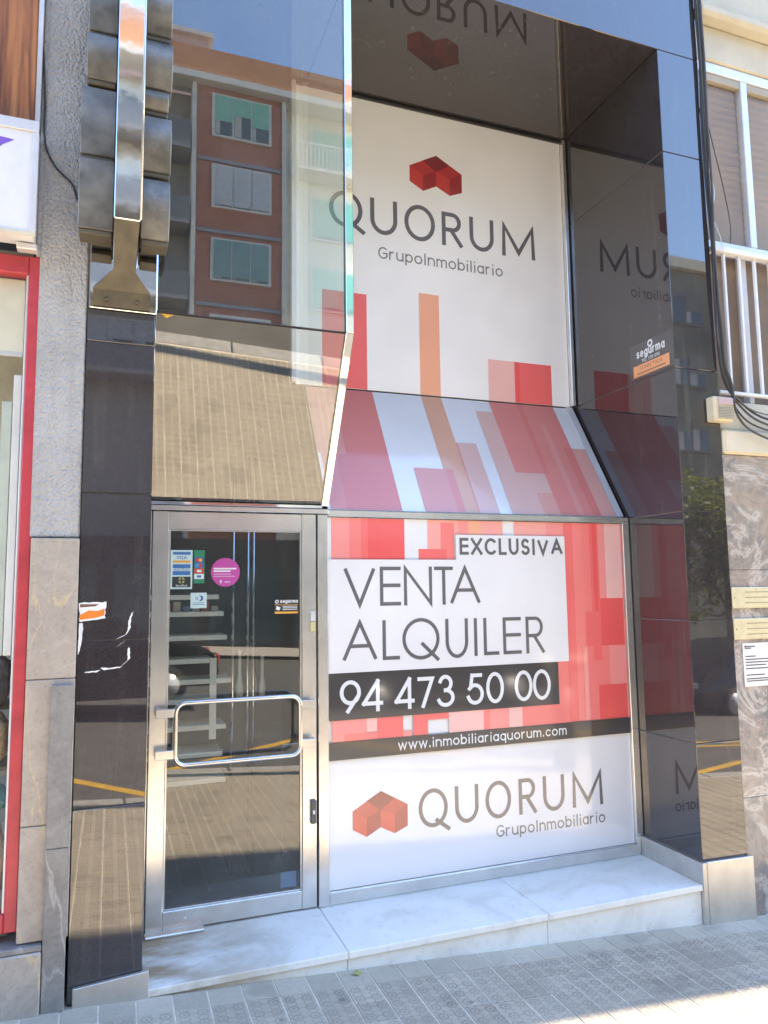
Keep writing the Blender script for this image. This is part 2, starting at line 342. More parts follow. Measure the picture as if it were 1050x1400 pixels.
# ------------------------------------------------------------------ stroke lettering
def arc(cx, cy, rx, ry, a0, a1, n=22):
    return [(cx+rx*math.cos(math.radians(a0+(a1-a0)*k/n)), cy+ry*math.sin(math.radians(a0+(a1-a0)*k/n))) for k in range(n+1)]
def U_(x0, x1, y1, yb, ry): return [(x0, y1)]+arc((x0+x1)/2, yb+ry, (x1-x0)/2, ry, 180, 360)+[(x1, y1)]
XH = .69
GL = {
 'A': [[(0, 0), (.5, 1), (1, 0)], [(.19, .37), (.81, .37)]], 'V': [[(0, 1), (.5, 0), (1, 1)]],
 'E': [[(1, 1), (0, 1), (0, 0), (1, 0)], [(.02, .52), (.98, .52)]], 'N': [[(0, 0), (0, 1), (1, 0), (1, 1)]],
 'T': [[(0, 1), (1, 1)], [(.5, .98), (.5, 0)]], 'L': [[(0, 1), (0, 0), (1, 0)]], 'I': [[(.5, 0), (.5, 1)]],
 'X': [[(0, 0), (1, 1)], [(0, 1), (1, 0)]], 'C': [arc(.55, .5, .55, .5, 48, 312)], 'U': [U_(0, 1, 1, 0, .42)],
 'O': [arc(.5, .5, .5, .5, 90, 450, 40)], 'Q': [arc(.5, .5, .5, .5, 90, 450, 40)],
 'R': [[(0, 0), (0, 1)], [(0, 1), (.45, 1)]+arc(.5, .74, .38, .26, 88, -90, 16)+[(.02, .48)], [(.42, .47), (.95, 0)]],
 'M': [[(0, 0), (.02, 1), (.5, .1), (.98, 1), (1, 0)]],
 'S': [arc(.5, .74, .42, .26, 40, 262, 18)+arc(.5, .25, .46, .25, 82, -150, 20)],
 'G': [arc(.55, .5, .55, .5, 50, 330)+[(1, .25), (1, .48), (.6, .48)]],
 '0': [arc(.5, .5, .5, .5, 90, 450, 40)], '7': [[(0, 1), (1, 1), (.28, 0)]], '4': [[(.8, 0), (.8, .99)], [(.8, 1), (0, .22)], [(0, .22), (1, .22)]],
 '9': [arc(.5, .64, .5, .36, 90, 450, 36), [(.95, .52), (.36, 0)]],
 '3': [arc(.48, .76, .38, .24, 160, -90, 20), arc(.48, .26, .5, .26, 90, -160, 24)],
 '5': [[(.88, 1), (.28, 1)], [(.28, 1), (.17, .57)], arc(.47, .32, .5, .32, 140, -160, 30)],
 'r': [[(0, 0), (0, XH)], arc(.75, .38, .72, .31, 175, 85, 10)], 'u': [U_(0, 1, XH, 0, .27), [(1, .3), (1, 0)]],
 'n': [[(0, 0), (0, XH)], arc(.5, XH-.27, .5, .27, 180, 0)+[(1, 0)]],
 'm': [[(0, 0), (0, XH)], arc(.25, XH-.24, .25, .24, 180, 0, 14)+[(.5, 0)], arc(.75, XH-.24, .25, .24, 180, 0, 14)+[(1, 0)]],
 'o': [arc(.5, XH/2, .5, XH/2, 90, 450, 32)], 'c': [arc(.55, XH/2, .55, XH/2, 45, 315)],
 'p': [[(0, -.3), (0, XH)], arc(.5, XH/2, .5, XH/2, 180, 540, 30)], 'b': [[(0, 0), (0, 1.02)], arc(.5, XH/2, .5, XH/2, 180, 540, 30)],
 'q': [[(1, -.3), (1, XH)], arc(.5, XH/2, .5, XH/2, 0, 360, 30)], 'a': [[(1, 0), (1, XH)], arc(.5, XH/2, .5, XH/2, 0, 360, 30)],
 'i': [[(.5, 0), (.5, XH-.05)], [(.5, .955), (.5, .975)]], 'l': [[(.5, 0), (.5, 1.02)]], 'w': [[(0, XH), (.25, 0), (.5, XH), (.75, 0), (1, XH)]],
 '.': [[(.5, 0), (.5, .1)]],
 'e': [[(.04, .36), (.97, .36)]+arc(.5, XH/2, .5, XH/2, 3, 310, 26)], 's': [arc(.5, .515, .42, .175, 40, 262, 14)+arc(.5, .175, .46, .175, 82, -150, 16)],
 'g': [arc(.5, XH/2, .5, XH/2, 0, 360, 28), [(1, XH), (1, -.08)]+arc(.5, -.08, .5, .22, 0, -150, 14)],
}
WID = dict(r=.3, u=.46, n=.46, m=.74, o=.52, c=.44, p=.48, b=.48, q=.48, a=.46, i=.06, l=.06, w=.72, e=.5, s=.4, g=.5, I=.06, G=.6)
WID.update({'.': .08, 'E': .48, 'X': .66, 'C': .7, 'L': .42, 'U': .58, 'S': .52, 'V': .72, 'A': .78, 'T': .6, 'N': .66, 'R': .5, 'O': .85})
def ribbon(pts, th, cap):
    P = [Vector(p) for p in pts]
    closed = (P[0]-P[-1]).length < 1e-6
    if closed: P = P[:-1]
    N = len(P); Vs = []; Fs = []
    if not closed and cap:
        P[0] = P[0]+(P[0]-P[1]).normalized()*cap; P[-1] = P[-1]+(P[-1]-P[-2]).normalized()*cap
    for k in range(N):
        a = P[k]-P[k-1] if (k > 0 or closed) else None; b = P[(k+1) % N]-P[k] if (k < N-1 or closed) else None
        a = a.normalized() if a is not None else b.normalized(); b = b.normalized() if b is not None else a
        na, nb = Vector((-a.y, a.x)), Vector((-b.y, b.x)); m = (na+nb)
        m = m.normalized() if m.length > 1e-4 else na
        q = min(2.6, 1/max(.2, m.dot(na)))
        Vs += [P[k]+m*th/2*q, P[k]-m*th/2*q]
    for k in range(N if closed else N-1):
        j = (k+1) % N; Fs.append((2*k+1, 2*j+1, 2*j, 2*k))
    return Vs, Fs
def letters(name, pl, boxes, th, h, mat, parent, extra=()):
    """boxes: (char, x0, x1, z0, z1): one lettering mesh"""
    V = []; Fc = []; lift = 0
    def add(path):
        nonlocal lift
        vs, fs = path; b = len(V)
        V.extend(pl.at(v.x, v.y, h+lift) for v in vs); Fc.extend(tuple(b+i for i in f) for f in fs)
        lift = lift+.00012 if lift < .0012 else 0
    for ch, x0, x1, z0, z1 in boxes:
        sx, sz = max(1e-4, x1-x0-th), z1-z0-th
        for st in GL[ch]:
            pts = [(x0+th/2+a*sx, z0+th/2+b*sz) for a, b in st]
            add(ribbon(pts, th, th/2 if ch not in 'AV' else 0.0))
        if ch == 'Q':
            w, hh = x1-x0, z1-z0
            a, b = extra if extra else ((.58, .2), (1.06, -.10))
            add(ribbon([(x0+a[0]*w, z0+a[1]*hh), (x0+b[0]*w, z0+b[1]*hh)], th, 0))
    return mesh(name, V, Fc, mat, parent)
def layout(text, x0, x1, base, cap, th, gap=.13, space=.35):
    ws = [space if c == ' ' else WID[c]+th/cap for c in text]
    tot = sum(ws)+gap*(len(text)-1); k = (x1-x0)/tot; x = x0; out = []
    for c, w in zip(text, ws):
        if c != ' ': out.append((c, x, x+w*k, base, base+cap))
        x += (w+gap)*k
    return out
def words(name, text, size, pl, a, b, h, mat, parent, align='CENTER', sx=1.0):
    """small print with the built-in font, turned into a flat mesh"""
    cu = bpy.data.curves.new('txt', 'FONT'); cu.body = text; cu.size = size; cu.align_x = align; cu.resolution_u = 2
    o = bpy.data.objects.new('txt', cu); COL.objects.link(o); bpy.context.view_layer.update()
    dg = bpy.context.evaluated_depsgraph_get(); me0 = o.evaluated_get(dg).to_mesh()
    V = [pl.at(a+v.co.x*sx, b+v.co.y, h) for v in me0.vertices]; Fc = [tuple(p.vertices) for p in me0.polygons]
    o.evaluated_get(dg).to_mesh_clear(); bpy.data.objects.remove(o); bpy.data.curves.remove(cu)
    return mesh(name, V, Fc, mat, parent)
# ================================================================== THE SETTING
# --- pavement: a mortar bed, with each tile a piece of its own
def ground_sheet(name, x0, x1, y0, y1, off, mat, step=2.0):
    nx = max(1, int((x1-x0)/step)); V = []; Fc = []
    for k in range(nx+1):
        x = x0+(x1-x0)*k/nx; V += [(x, y0, GZ(x)+off), (x, y1, GZ(x)+off)]
    for k in range(nx): Fc.append((2*k, 2*k+2, 2*k+3, 2*k+1))
    o = mesh(name, V, Fc, mat); tag(o, kind='structure'); return o
pave = ground_sheet('pavement', -45, 70, -3.58, 6, .0016, MORTAR)
tl = bpy.data.meshes.new('paving_tile')
def tile_mesh(name, mat):
    g, gy, t, b_ = TILE/2-.0037, TILE/2-.0011, .012, .0016
    bm = bmesh.new(); bmesh.ops.create_cube(bm, size=1)
    for v in bm.verts: v.co = Vector((v.co.x*2*g, v.co.y*2*gy, (v.co.z-.5)*t))
    bmesh.ops.bevel(bm, geom=[e for e in bm.edges if all(v.co.z > -t/2 for v in e.verts)], offset=b_*.6, segments=1, affect='EDGES')
    bm.faces.ensure_lookup_table(); bmesh.ops.delete(bm, geom=[f for f in bm.faces if f.normal.z < -.9], context='FACES')
    me = bpy.data.meshes.new(name); bm.to_mesh(me); bm.free(); me.materials.append(mat); return me
tp, tr = tile_mesh('plain_tile', TPLAIN), tile_mesh('rosette_tile', TROSE)
tilt = math.atan(.061)
IX0, IX1 = -6, 27           # individual tiles where the photograph shows them
rows = 7
def tile_pos(i, j): x = (i+.5)*TILE; return x, -.515-(j+.5)*TILE
rest = []
for j in range(21):
    for i in range(-50, 90):
        x, y = tile_pos(i, j)
        if IX0 <= i < IX1 and j < rows and not (j > 4 and i < 4):
            o = bpy.data.objects.new('paving_tile', tp if j == 0 else tr); COL.objects.link(o); o.parent = pave
            o.location = (x, y, GZ(x)+.0045+random.uniform(-.0012, .0012)); o.rotation_euler = (random.uniform(-.004, .004), tilt+random.uniform(-.004, .004), 0)
        else: rest.append((x, y))
V = []; Fc = []
for x, y in rest:
    src = tr; b0 = len(V); dz = random.uniform(-.0012, .0012)
    for v in src.vertices: V.append((x+v.co.x, y+v.co.y, GZ(x+v.co.x)+v.co.z+.0045+dz))
    Fc += [tuple(b0+i for i in p.vertices) for p in src.polygons]
tag(mesh('paving_tiles', V, Fc, TROSE, pave), kind='stuff')
# kerb
kerb = ground_sheet('kerb', -45, 70, -3.76, -3.58, -.06, MORTAR)
KM = simple('kerb_granite', (.36, .35, .33), .7, 0, .2, 10, .4, .2, 120)
ks = box('kerb_stone', -.495, .495, -.095, .078, -.2, .0, KM, kerb, .012); ks.location = (-13.5, -3.66, GZ(-13.5)+.004); ks.rotation_euler = (0, tilt, 0)
ks.matrix_parent_inverse = Matrix()
for k in range(1, 34):
    o = ks.copy(); COL.objects.link(o); x = -13.5+k; o.location = (x, -3.66+random.uniform(-.004, .004), GZ(x)+.004)
road = ground_sheet('road', -200, 220, -19.0, -3.72, -.125, ASPH, 4)
far_pave = ground_sheet('far_pavement', -200, 220, -140, -19.0, -.02, simple('far_paving', (.42, .38, .33), .8), 4)
# yellow bay markings
def mark(name, pts, w, label):
    V = []; Fc = []
    vs, fs = ribbon(pts, w, 0)
    o = mesh(name, [(v.x, v.y, GZ(v.x)-.121) for v in vs], fs, YEL, road); o['label'] = label; return o
mark('road_marking', [(-3.6, -5.2), (-2.2, -4.25), (-.9, -5.45), (.35, -4.2), (1.05, -4.8), (2.4, -6.05), (4.4, -4.2)], .13, 'yellow zigzag line painted on the road')
mark('road_marking', [(5.4, -6.0), (12.5, -6.0)], .11, 'straight yellow line painted on the road')
mark('road_marking', [(5.4, -5.75), (12.5, -5.75)], .09, 'straight yellow line painted on the road')
mark('road_marking', [(5.2, -3.75), (7.5, -4.7), (11, -5.7)], .11, 'slanting yellow line painted on the road')
# ================================================================== GRANITE SHOPFRONT
gf = thing('granite_shopfront', 'black polished granite surround framing the recessed shopfront', 'shopfront', (1.5, -.51, 0))
def slab(x0, x1, y0, y1, z0, z1, g=.0022): return box('granite_slab', x0+g, x1-g, y0, y1, z0+g, z1-g, GRAN, gf, .0022)
box('grout_core', -.262, .018, -.50, -.02, .05, 2.92, GROUT, gf, 0)
LZ = [-.10, .757, 1.455, 2.098, 2.784, 2.936]
for a, b in zip(LZ, LZ[1:]): slab(-.27, .025, -.51, -.012, a, b)
box('grout_core', 3.028, 3.342, -.50, .6, .05, 5.6, GROUT, gf, 0)
RZ = [.115, .757, 1.455, 2.098, 2.97, 4.355, 5.04]
for a, b in zip(RZ, RZ[1:]): slab(3.02, 3.35, -.51, .62, a, b)
# fascia and soffit over the recess
for a, b in ((-.27, 1.0), (1.0, 3.35)): slab(a, b, -.51, .62, 5.04, 5.74)
for a, b in ((-.27, 1.0), (1.0, 3.35)): slab(a, b, -.51, .62, 5.74, 6.5)
SATIN = mk_steel('satin_steel', (.72, .69, .65), .42, metal=.9)
pr = prism('plinth_cover', [(3.030, -.30), (3.367, -.30), (3.367, .108), (3.030, .117)], -.535, -.515, 'y', SATIN, gf, .002)
box('plinth_cover', 2.998, 3.0285, -.534, -.002, -.30, .113, SATIN, gf, .002)
prism('plinth_cover', [(-.246, -.09), (.050, -.09), (.050, .078), (-.246, .058)], -.536, -.514, 'y', SATIN, gf, .002)
box('mirror_panel', -.262, .028, -.512, -.47, 2.9385, 5.035, MIRROR, gf, .003)
# building above that throws the shade
ab = thing('apartment_building', 'tall apartment block above the black granite shopfront', 'building', (3, 4, 0))
box('wall', -9, 16, -.50, 9, 6.52, 13.2, simple('warm_plaster', (.45, .40, .33), .8), ab, 0)
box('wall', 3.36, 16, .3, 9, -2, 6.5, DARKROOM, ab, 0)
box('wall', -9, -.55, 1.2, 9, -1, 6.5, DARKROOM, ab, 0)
# ================================================================== MARBLE STEP
ms = thing('marble_step', 'white marble step running below the door and the lower sign', 'step', (1.5, -.27, -.1))
XS = [.03, .93, 2.0, 3.018]
for k in range(3):
    a, b = XS[k], XS[k+1]
    if k == 2: b = 2.997
    box('step_slab', a+.0012, b-.0012, -.53, .03, -.032, 0, MARB, ms, .003)
    prism('riser', [(a+.0015, GZ(a)-.06), (b-.0015, GZ(b)-.06), (b-.0015, -.034), (a+.0015, -.034)], -.512, -.02, 'y', MARB, ms, .001)
# ================================================================== DOOR
dr = thing('shop_door', 'steel framed glass door with a chrome pull bar, reached over the marble step', 'door', (.48, 0, 0))
box('door_jamb', .926, .984, -.025, .06, .002, 2.078, STEEL, dr, .003)
box('door_jamb', .0, .050, -.02, .06, .002, 2.078, STEEL, dr, .003)
box('door_head', .0, .984, -.03, .06, 2.082, 2.108, STEEL, dr, .002)
box('stile', .055, .136, -.02, .03, .008, 2.078, STEEL, dr, .003)
box('stile', .838, .918, -.02, .03, .008, 2.078, STEEL, dr, .003)
box('rail', .1365, .8375, -.0185, .028, 1.984, 2.0765, STEEL, dr, .003)
box('rail', .1365, .8375, -.0185, .028, .0095, .10, STEEL, dr, .003)
for a in ((.137, .145, .1005, 1.9835), (.829, .837, .1005, 1.9835)): box('glazing_bead', a[0], a[1], -.011, .02, a[2], a[3], STEEL, dr, .001)
for a in ((.1455, .8285, .1005, .108), (.1455, .8285, 1.976, 1.9835)): box('glazing_bead', a[0], a[1], -.011, .02, a[2], a[3], STEEL, dr, .001)
box('door_pane', .1455, .8285, .002, .010, .1085, 1.9755, DGLASS, dr, 0)
# pull bar: a rounded rectangle of chrome tube on four lugs
def rrect(x0, x1, z0, z1, r, y, n=7):
    P = []
    for cx, cz, a in ((x1-r, z1-r, 0), (x0+r, z1-r, 90), (x0+r, z0+r, 180), (x1-r, z0+r, 270)):
        for k in range(n+1):
            t = math.radians(a+90*k/n); P.append((cx+r*math.cos(t), y, cz+r*math.sin(t)))
    return P
hb = tube('pull_bar', rrect(.178, .812, .806, 1.108, .05, -.085), .0125, CHROME, dr, 12, True)
for (xa, xb, z) in ((.082, .176, 1.062), (.082, .176, .862), (.815, .897, 1.062), (.815, .897, .862)):
    box('bracket', xa, xb, -.094, -.076, z-.021, z+.021, STEEL, hb, .002)
    xm = xa+.012 if xa < .5 else xb-.012
    box('bracket', xm-.012, xm+.012, -.0755, -.0205, z-.018, z+.018, STEEL, hb, .002)
for z, hgt, mm in ((1.547, -.055, ALU), (1.489, -.052, simple('yellowed_plastic', (.55, .48, .25), .5))):
    box('lock_plate', .882, .910, -.030, -.0205, z+hgt, z, mm, dr, .003)
lk = box('lock_plate', .880, .910, -.040, -.0205, .434, .555, simple('dark_lock', (.10, .10, .105), .4), dr, .004)
lk['label'] = 'dark lock body low on the door edge'
box('keyhole', .889, .901, -.0445, -.0405, .485, .505, WHITEPAINT, lk, .002)
tp_ = box('threshold_plate', .052, .335, -.075, -.022, .001, .016, STEEL, dr, .004)
disc('floor_bolt', FRONT(-.021), .245, .06, .008, .0, WHITEPAINT, dr, 16)
# stickers on the pane
DP = FRONT(.0015)
def PM(n, c): return print_mat(n, c)
WHT, BLU, NAVY, ORG, BLK, GRN = PM('white', (.74, .76, .78)), PM('blue', (.04, .16, .42)), PM('navy', (.03, .08, .35)), PM('amber', (.75, .38, .05)), PM('black', (.03, .03, .03)), PM('green', (.02, .22, .12))
PK, CREAMP, REDP, CYAN = PM('magenta', (.50, .07, .33)), PM('paleaqua', (.52, .68, .68)), PM('red', (.55, .06, .05)), PM('cyan', (.05, .30, .62))
st = rect('card_sticker', DP, .148, .257, 1.675, 1.877, .0004, CREAMP, dr); st['label'] = 'pale card payment sticker with blue and amber stripes'
rect('stripe', DP, .158, .247, 1.853, 1.867, .0008, BLU, st); rect('stripe', DP, .158, .247, 1.811, 1.823, .0008, ORG, st)
words('lettering', 'VISA', .026, DP, .203, 1.829, .0008, NAVY, st, sx=1.05)
rect('stripe', DP, .158, .247, 1.783, 1.803, .0008, BLU, st); rect('stripe', DP, .158, .247, 1.747, 1.768, .0008, BLU, st)
words('lettering', 'ELECTRON', .0165, DP, .203, 1.770, .0010, NAVY, st, sx=.95)
rect('stripe', DP, .156, .249, 1.684, 1.739, .0008, BLK, st); disc('emblem', DP, .203, 1.720, .017, .0011, PM('olive', (.35, .36, .14)), st)
rect('emblem_bar', DP, .200, .206, 1.703, 1.737, .0014, BLK, st); rect('emblem_bar', DP, .186, .220, 1.717, 1.723, .0017, BLK, st)
words('lettering', 'ServiRed', .016, DP, .203, 1.688, .0011, WHT, st)
s2 = rect('card_sticker', DP, .264, .319, 1.703, 1.877, .0004, GRN, dr); s2['label'] = 'narrow green sticker with a column of card emblems'
for k, (c1, c2) in enumerate(((NAVY, ORG), (BLU, CYAN), (REDP, WHT), (WHT, BLU))):
    z = 1.838-.0285*k; rect('card_emblem', DP, .267, .316, z-.026, z, .0008, c1, s2)
    if k < 2: disc('emblem', DP, .283, z-.013, .010, .0011, REDP if k == 0 else CYAN, s2, 16); disc('emblem', DP, .298, z-.013, .010, .0014, ORG if k == 0 else REDP, s2, 16)
    else: rect('emblem', DP, .280, .303, z-.019, z-.007, .0011, c2, s2)
s3 = disc('round_sticker', DP, .428, 1.761, .0755, .0004, PK, dr, 48); s3['label'] = 'round magenta sticker with white print'
for z, w, hh, mm in ((1.776, .118, .008, WHT), (1.763, .088, .008, WHT), (1.748, .092, .006, PM('pale_pink', (.62, .30, .50))), (1.736, .112, .006, PM('pale_pink', (.62, .30, .50)))): rect('print_line', DP, .366, .366+w, z, z+hh, .0008, mm, s3)
rect('emblem', DP, .402, .406, 1.702, 1.722, .0008, WHT, s3); rect('emblem', DP, .397, .411, 1.711, 1.714, .0011, WHT, s3); rect('emblem', DP, .424, .452, 1.708, 1.7115, .0008, WHT, s3)
s4 = rect('square_sticker', DP, .250, .332, 1.575, 1.655, .0004, CREAMP, dr); s4['label'] = 'small pale square sticker with a blue disc'
disc('emblem', DP, .300, 1.626, .0145, .0008, NAVY, s4, 20); disc('emblem', DP, .291, 1.626, .0125, .0011, CREAMP, s4, 20); rect('emblem', DP, .276, .279, 1.617, 1.635, .0008, NAVY, s4); rect('emblem', DP, .2835, .2865, 1.618, 1.634, .0014, NAVY, s4)
rect('print_line', DP, .262, .318, 1.601, 1.6035, .0008, NAVY, s4); rect('print_line', DP, .260, .322, 1.592, 1.5945, .0008, NAVY, s4)
s5 = rect('alarm_sticker', DP, .690, .822, 1.535, 1.616, .0004, BLK, dr); s5['label'] = 'black and orange alarm sticker on the door pane'
letters('lettering', DP, layout('segurma', .722, .820, 1.594, .020, .0042), .0042, .0008, WHT, s5); disc('emblem', DP, .704, 1.601, .010, .0008, WHT, s5, 20); disc('emblem', DP, .704, 1.601, .0055, .0011, BLK, s5, 16)
rect('stripe', DP, .692, .820, 1.537, 1.5475, .0008, ORG, s5); rect('stripe', DP, .692, .820, 1.583, 1.5855, .0008, ORG, s5)
poly('emblem', DP, [(.698, 1.560), (.716, 1.554), (.724, 1.570), (.702, 1.578)], .0008, WHT, s5)
for k in range(3): rect('print_line', DP, .735, .816, 1.574-.0085*k, 1.5775-.0085*k, .0008, WHT, s5)
s6 = rect('faded_sticker', DP, .727, .810, .122, .200, .0004, PM('faded_blue', (.07, .12, .20)), dr); s6['label'] = 'faded blue square sticker low on the door pane'
# ================================================================== LEANING GLASS BAY OVER THE DOOR
gb = thing('glass_bay', 'tall glass bay over the door, its lower pane leaning inwards', 'window', (.5, -.49, 2.1))
YF = -.49
prism('glass_pane', [(YF, 2.965), (YF+.008, 2.965), (YF+.008, 5.03), (YF, 5.03)], .032, .95, 'x', GLASS, gb)
e = Vector((.49, -.84)).normalized()      # down the slope: (y, z)
def slope(y0, z0, d): nn = Vector((-.84, -.49)).normalized(); return (y0+nn.x*d, z0+nn.y*d)
def sl_(a): return (YF+(0-YF)*a, 2.96+(2.125-2.96)*a)
p0, p1 = sl_(.006), sl_(.985)
prism('glass_pane', [p0, p1, slope(*p1, -.008), slope(*p0, -.008)], .032, .95, 'x', GLASS, gb)
def edge_strip(x0, x1, d0, d1, mat, nm):
    a, b, c = (YF, 5.03), sl_(0), sl_(1)
    prism(nm, [(a[0]-d0, a[1]), (b[0]-d0, b[1]), (b[0]+d1, b[1]), (a[0]+d1, a[1])], x0, x1, 'x', mat, gb, .002)
    b = (b[0], b[1]-.003)
    prism(nm, [(b[0]-d0, b[1]), (c[0]-d0, c[1]), (c[0]+d1, c[1]), (b[0]+d1, b[1])], x0, x1, 'x', mat, gb, .002)
edge_strip(.9505, .992, .012, .03, CHROME, 'edge_trim')
edge_strip(.026, .0315, .012, .03, CHROME, 'edge_trim')
prism('edge_trim', [(-.034, 2.111), (.02, 2.111), (.02, 2.140), (-.034, 2.128)], .0, .95, 'x', CHROME, gb, .002)
prism('joint_seal', [(YF-.002, 2.9605), (YF+.012, 2.957), (YF+.012, 2.9645), (YF-.002, 2.9645)], .032, .95, 'x', BLACKRUB, gb)
# side glass between the bay and the set-back sign
prism('side_pane', [(YF+.035, 2.96), (.02, 2.13), (.52, 2.985), (.52, 5.03), (YF+.035, 5.03)], .955, .961, 'x', SGLASS, gb)
box('inner_mullion', .900, .930, .50, .545, 2.98, 5.03, ALU, gb, .003)
# ================================================================== SIGN PANELS
R1c, R1b, R2c, R2l, R3c, R4c, PCc = (.82, .10, .10), (.85, .145, .14), (.87, .205, .19), (.87, .285, .265), (.86, .36, .32), (.85, .49, .45), (.86, .40, .25)
RDICT = dict(a=R1c, b=R1b, c=R2c, d=R2l, e=R3c, f=R4c, p=PCc, w=(.76, .76, .78))
RM = {k: PM('red_'+k, c) for k, c in RDICT.items()}; RMATT = {k: print_mat('red_'+k, c, .06) for k, c in RDICT.items()}
INKM, PAPERM = print_mat('charcoal_ink', (.13, .123, .132), .06), print_mat('panel_white', (.87, .865, .865), .06)
INK, BAND = PM('charcoal_ink', (.12, .113, .122)), PM('band', (.045, .042, .045))
PAPER = PM('panel_white', (.76, .76, .78))
def bars(pl, L, h, parent, M_=None):
    for k, (x0, x1, z0, z1, c) in enumerate(L): rect('colour_bar', pl, x0, x1, z0, z1, h+.00022*k, (M_ or RM)[c], parent)
def logo(pl, f, h, parent):
    T, LT, LB, BL, NO, BR, RB, RT, CE, LF, RF, LM, RMd = [f(*p) for p in ((1.287, .554), (1.122, .462), (1.122, .366), (1.202, .32), (1.283, .362), (1.366, .32), (1.443, .352), (1.444, .467), (1.284, .453), (1.203, .416), (1.367, .425), (1.202, .508), (1.366, .508))]
    lg = poly('logo', pl, [T, LT, LB, BL, NO, BR, RB, RT], h, PM('logo_mid', (.50, .045, .045)), parent); lg['label'] = 'red emblem of three joined cubes'
    q = h+.0004
    for pts, m_ in (([LT, LB, BL, LF], PM('logo_bright', (.62, .055, .05))), ([CE, NO, BR, RF], PM('logo_bright', (.62, .055, .05))), ([LF, BL, NO, CE], PM('logo_dark', (.36, .03, .035))),
                    ([RF, BR, RB, RT], PM('logo_dark', (.36, .03, .035))), ([LM, CE, RMd, T], PM('logo_deep', (.25, .025, .03)))):
        poly('cube_face', pl, pts, q, m_, lg)
# --- upper sign
us = thing('upper_sign', 'tall white sign with red cube logo set back under the granite soffit', 'sign', (2, .53, 2.97))
box('panel', .932, 2.984, .53, .55, 2.972, 5.034, PAPERM, us, .001)
UP = FRONT(.53)
bars(UP, [(1.109, 1.417, 2.973, 3.625, 'b'), (1.797, 1.948, 2.973, 3.687, 'p'), (2.319, 2.531, 2.973, 3.27, 'f'), (2.531, 2.836, 2.973, 3.27, 'b'), (2.531, 2.57, 2.973, 3.27, 'a')], .0006, us, RMATT)
letters('lettering', UP, [('Q', 1.160, 1.395, 4.075, 4.332), ('U', 1.450, 1.647, 4.064, 4.318), ('O', 1.700, 1.931, 4.062, 4.325), ('R', 1.983, 2.150, 4.062, 4.310), ('U', 2.200, 2.394, 4.060, 4.308), ('M', 2.460, 2.736, 4.057, 4.304)], .030, .0008, INKM, us)
letters('lettering', UP, layout('GrupoInmobiliario', 1.505, 2.46, 3.893, .084, .0098), .0098, .0008, print_mat('grey_ink', (.19, .185, .19), .06), us)
logo(UP, lambda x, z: (1.745+(x-1.122)*1.255, 4.436+(z-.32)*1.205), .0008, us)
box('frame', 2.986, 3.014, .49, .55, 2.975, 5.034, STEEL, us, .003)
box('frame', .932, 2.9855, .518, .5295, 5.018, 5.034, simple('dark_bead', (.05, .05, .05), .4), us, .001)
# --- sloped sign
ss = thing('sloped_sign', 'slanting panel of pink and red stripes between the two upright signs', 'sign', (2, .26, 2.5))
sn = Vector((0, -.87, .53)).normalized()
SP = Pl((0, .53, 2.97), (1, 0, 0), (0, -.53, -.87), sn)
L = (Vector((0, -.53, -.87))).length
V = []
for h in (0, -.014):
    for a, b in ((.995, .012), (2.946, .012), (2.946, .985), (.995, .985)): V.append(SP.at(a, b, h))
mesh('panel', V, [(0, 3, 2, 1), (4, 5, 6, 7), (0, 1, 5, 4), (1, 2, 6, 5), (2, 3, 7, 6), (3, 0, 4, 7)], PAPER, ss)
SB = [(.997, 1.173, .014, .57, 'd'), (1.173, 1.446, .014, .984, 'b'), (1.012, 1.108, .57, .984, 'c'), (1.108, 1.173, .57, .984, 'b'), (1.795, 1.944, .014, .984, 'p'), (1.592, 1.806, .65, .984, 'd'), (1.806, 1.858, .65, .984, 'c'),
      (1.944, 1.952, .42, .984, 'c'), (1.952, 2.090, .42, .984, 'f'), (2.178, 2.525, .114, .984, 'f'), (2.31, 2.57, .014, .65, 'c'), (2.525, 2.832, .014, .984, 'c'), (2.53, 2.57, .014, .65, 'b'), (2.407, 2.525, .81, .984, 'e'), (2.66, 2.70, .2, .984, 'd'), (2.832, 2.944, .41, .984, 'e'), (2.768, 2.832, .41, .984, 'b')]
VEILED = {k: print_mat('dusty_'+k, tuple(.68*v+a for v, a in zip(c, (.11, .105, .085))), .5) for k, c in RDICT.items()}     # film of dust plus the veil of sky reflection, mixed into the colours
for k, (x0, x1, t0, t1, c) in enumerate(SB):
    poly('colour_bar', SP, [(x0, t0), (x0, t1), (x1, t1), (x1, t0)], .0006+.0002*k, VEILED[c], ss)
V = []
for h in (.006, -.02):
    for a, b in ((2.9475, .004), (3.0, .004), (3.0, .984), (2.9475, .984)): V.append(SP.at(a, b, h))
mesh('edge_trim', V, [(0, 3, 2, 1), (4, 5, 6, 7), (0, 1, 5, 4), (1, 2, 6, 5), (2, 3, 7, 6), (3, 0, 4, 7)], ALU, ss)
